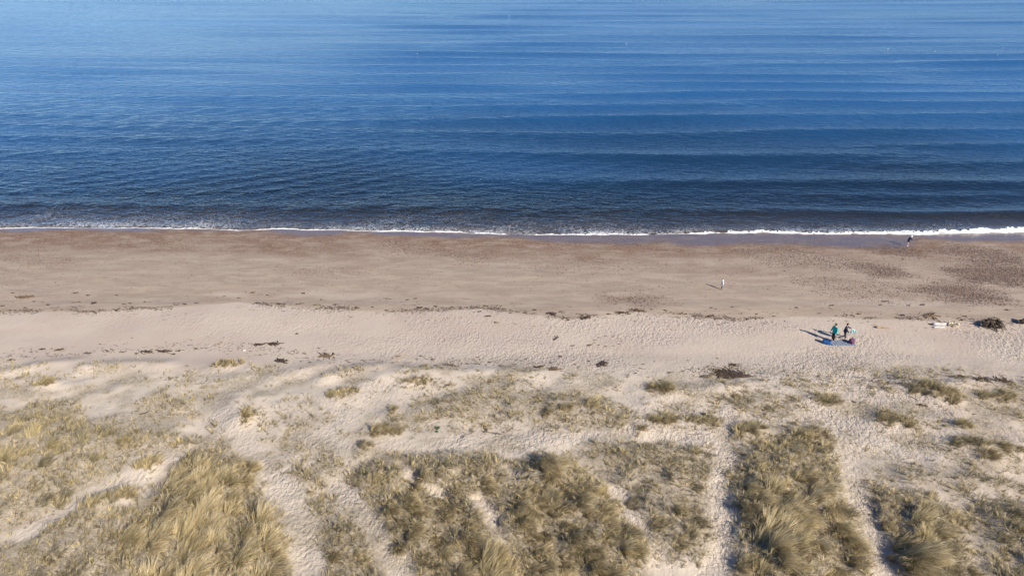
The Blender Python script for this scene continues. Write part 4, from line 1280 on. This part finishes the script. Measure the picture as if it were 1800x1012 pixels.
# picnic blanket with two bags
def blanket():
    m, nt, out = mat('striped_blanket'); n = N(nt); v = n.obj()
    sx = n.new('ShaderNodeSeparateXYZ'); nt.links.new(v, sx.inputs[0])
    st = n.math('FRACT', n.math('MULTIPLY', sx.outputs[0], 4.3))
    st2 = n.math('FRACT', n.math('MULTIPLY', sx.outputs[1], 7.0))
    c = n.mix(n.ramp(st, 0.62, 0.66), rgb(0.20, 0.225, 0.27), rgb(0.075, 0.085, 0.12))
    c = n.mix(n.ramp(st2, 0.82, 0.86, 0, 0.6), c, rgb(0.34, 0.36, 0.39))
    p = n.pbsdf(Base_Color=c, Roughness=0.9); nt.links.new(p.outputs[0], out.inputs[0])
    c0 = at(1480, 603); nx, ny = 44, 20; LX, LY = 2.05, 0.92
    X, Y = np.meshgrid(np.linspace(-LX / 2, LX / 2, nx), np.linspace(-LY / 2, LY / 2, ny))
    Xw = X + 0.03 * fbm(X * 2, Y * 2, 5); Yw = Y + 0.04 * fbm(X * 2, Y * 2, 6)
    gz = height(c0[0] + Xw, c0[1] + Yw)
    Z = gz - c0[2] + 0.035 + 0.035 * np.abs(fbm(X * 3.0, Y * 2.2, 8, 3))
    me = mesh_np('picnic_blanket', np.stack([Xw.ravel(), Yw.ravel(), Z.ravel()], 1), quads=grid_quads(ny, nx), smooth=True)
    o = link('picnic_blanket', me, m, None, c0)
    sol = o.modifiers.new('Solid', 'SOLIDIFY'); sol.thickness = 0.02; sol.offset = -1
    tag(o, 'grey-blue striped picnic blanket spread on the sand in front of the two people', 'blanket')
blanket()

def soft_box(name, sx, sy, sz, m, parent, loc=(0, 0, 0), bev=0.28, puff=0.08):
    bm = bmesh.new(); bmesh.ops.create_cube(bm, size=1.0)
    for v in bm.verts: v.co = Vector((v.co.x * sx, v.co.y * sy, (v.co.z + 0.5) * sz))
    bmesh.ops.bevel(bm, geom=list(bm.edges), offset=min(sx, sy, sz) * bev, segments=4, affect='EDGES', profile=0.6)
    bmesh.ops.subdivide_edges(bm, edges=list(bm.edges), cuts=1, use_grid_fill=True)
    for v in bm.verts:
        f = 1 + puff * float(fbm(np.array([v.co.x * 5 + sx]), np.array([v.co.y * 5 + v.co.z * 7]), 9)[0]); v.co.x *= f; v.co.y *= f
    me = bpy.data.meshes.new(name); bm.to_mesh(me); bm.free()
    for f in me.polygons: f.use_smooth = True
    return link(name, me, m, parent, loc)
def strap(name, p0, p1, h, m, parent, r=0.014):
    pts = []
    for i in range(9):
        t = i / 8; p = Vector(p0).lerp(Vector(p1), t); p.z += h * math.sin(math.pi * t); pts.append(p)
    return link(name, tube_mesh(name, [(pts, [r] * 9)], 6, 1, 0.02), m, parent)
M_BLUE = plain('blue_bag_cloth', (0.010, 0.075, 0.25), (0.05, 0.19, 0.44), 16.0, 0.7)
M_BLUE_TRIM = plain('blue_bag_trim', (0.012, 0.03, 0.09), (0.02, 0.05, 0.13), 10.0, 0.7)
M_PURPLE = plain('purple_bag_cloth', (0.085, 0.030, 0.070), (0.13, 0.045, 0.105), 10.0, 0.7)
def bags():
    c = at(1453, 603.5); b = empty('beach_bag', (c[0], c[1], c[2]), R(-38))
    soft_box('bag_body', 0.70, 0.40, 0.36, M_BLUE, b, bev=0.25)
    soft_box('top_flap', 0.66, 0.36, 0.06, M_BLUE_TRIM, b, (0, 0, 0.345), 0.4, 0.02)
    soft_box('front_pocket', 0.40, 0.07, 0.22, M_BLUE, b, (0, -0.22, 0.06), 0.4)
    strap('handle', (-0.2, 0, 0.38), (0.2, 0, 0.38), 0.12, M_BLUE_TRIM, b)
    tag(b, 'bright blue patterned bag at the left end of the picnic blanket', 'bag')
    c = at(1496, 603.5); p = empty('rucksack', (c[0], c[1], c[2] + 0.03), R(20))
    soft_box('bag_body', 0.46, 0.32, 0.44, M_PURPLE, p, bev=0.46)
    soft_box('front_pocket', 0.30, 0.10, 0.22, M_PURPLE, p, (0, -0.17, 0.05), 0.4)
    strap('shoulder_strap', (-0.10, 0.15, 0.40), (-0.12, 0.17, 0.05), 0.05, M_BLACK, p, 0.02)
    strap('shoulder_strap', (0.10, 0.15, 0.40), (0.12, 0.17, 0.05), 0.05, M_BLACK, p, 0.02)
    strap('handle', (-0.05, 0.05, 0.43), (0.05, 0.05, 0.43), 0.06, M_BLACK, p, 0.012)
    tag(p, 'rounded purple rucksack at the right end of the picnic blanket', 'bag')
bags()

# ------------------------------------------------------------------ gulls resting on the sea
M_GULL = plain('white_plumage', (0.62, 0.62, 0.62), (0.72, 0.72, 0.72), 10.0, 0.8)
M_GULLG = plain('grey_wing', (0.42, 0.44, 0.47), (0.52, 0.54, 0.56), 10.0, 0.8)
M_BEAK = plain('yellow_beak', (0.6, 0.40, 0.05), (0.65, 0.45, 0.08), 10.0, 0.5)
def gull(px, py, rz, label):
    c = hit(px, py, lambda a, b: float(swell(np.array([a]), np.array([b]))[0]) + 0.03)
    root = empty('gull', (c[0], c[1], c[2] + 0.01), rz); root.scale = (0.75, 0.75, 0.75)
    s = Skel(); a = s.add((0, 0, 0.09), (0.095, 0.085)); t = s.add((-0.17, 0, 0.11), (0.055, 0.045), a); s.add((-0.30, 0, 0.135), (0.035, 0.012), t)
    b = s.add((0.13, 0, 0.11), (0.07, 0.07), a); d = s.add((0.185, 0, 0.20), 0.038, b); e = s.add((0.215, 0, 0.255), 0.046, d)
    link('body', s.mesh('body', 2), M_GULL, root)
    for sg in (1, -1):
        w = Skel(); i = w.add((0.08, 0.085 * sg, 0.125), (0.03, 0.055)); i = w.add((-0.10, 0.085 * sg, 0.14), (0.022, 0.05), i); w.add((-0.36, 0.03 * sg, 0.165), (0.012, 0.015), i)
        link('wing', w.mesh('wing', 2), M_GULLG, root)
    link('beak', tube_mesh('beak', [([(0.25, 0, 0.255), (0.285, 0, 0.25), (0.315, 0, 0.238)], [0.014, 0.011, 0.004])], 6, 1, 0.0), M_BEAK, root)
    tag(root, label, 'gull', 'gulls resting on the sea')
for px, py, rz, lb in [(1561,87,0.3,'white gull on the sea, left of the pair of gulls near the right edge'),
                       (1753,98,2.6,'left gull of the pair near the right edge of the sea'),
                       (1763,86,0.9,'right gull of the pair near the right edge of the sea'),
                       (1643,92,3.0,'white gull on the sea between the lone right gull and the pair'),
                       (895,29,0.2,'farthest white gull on the sea, above the centre'),
                       (734,95,2.9,'leftmost white gull on the sea'),
                       (1101,78,0.5,'white gull on the sea right of the centre')]:
    gull(px, py, rz, lb)
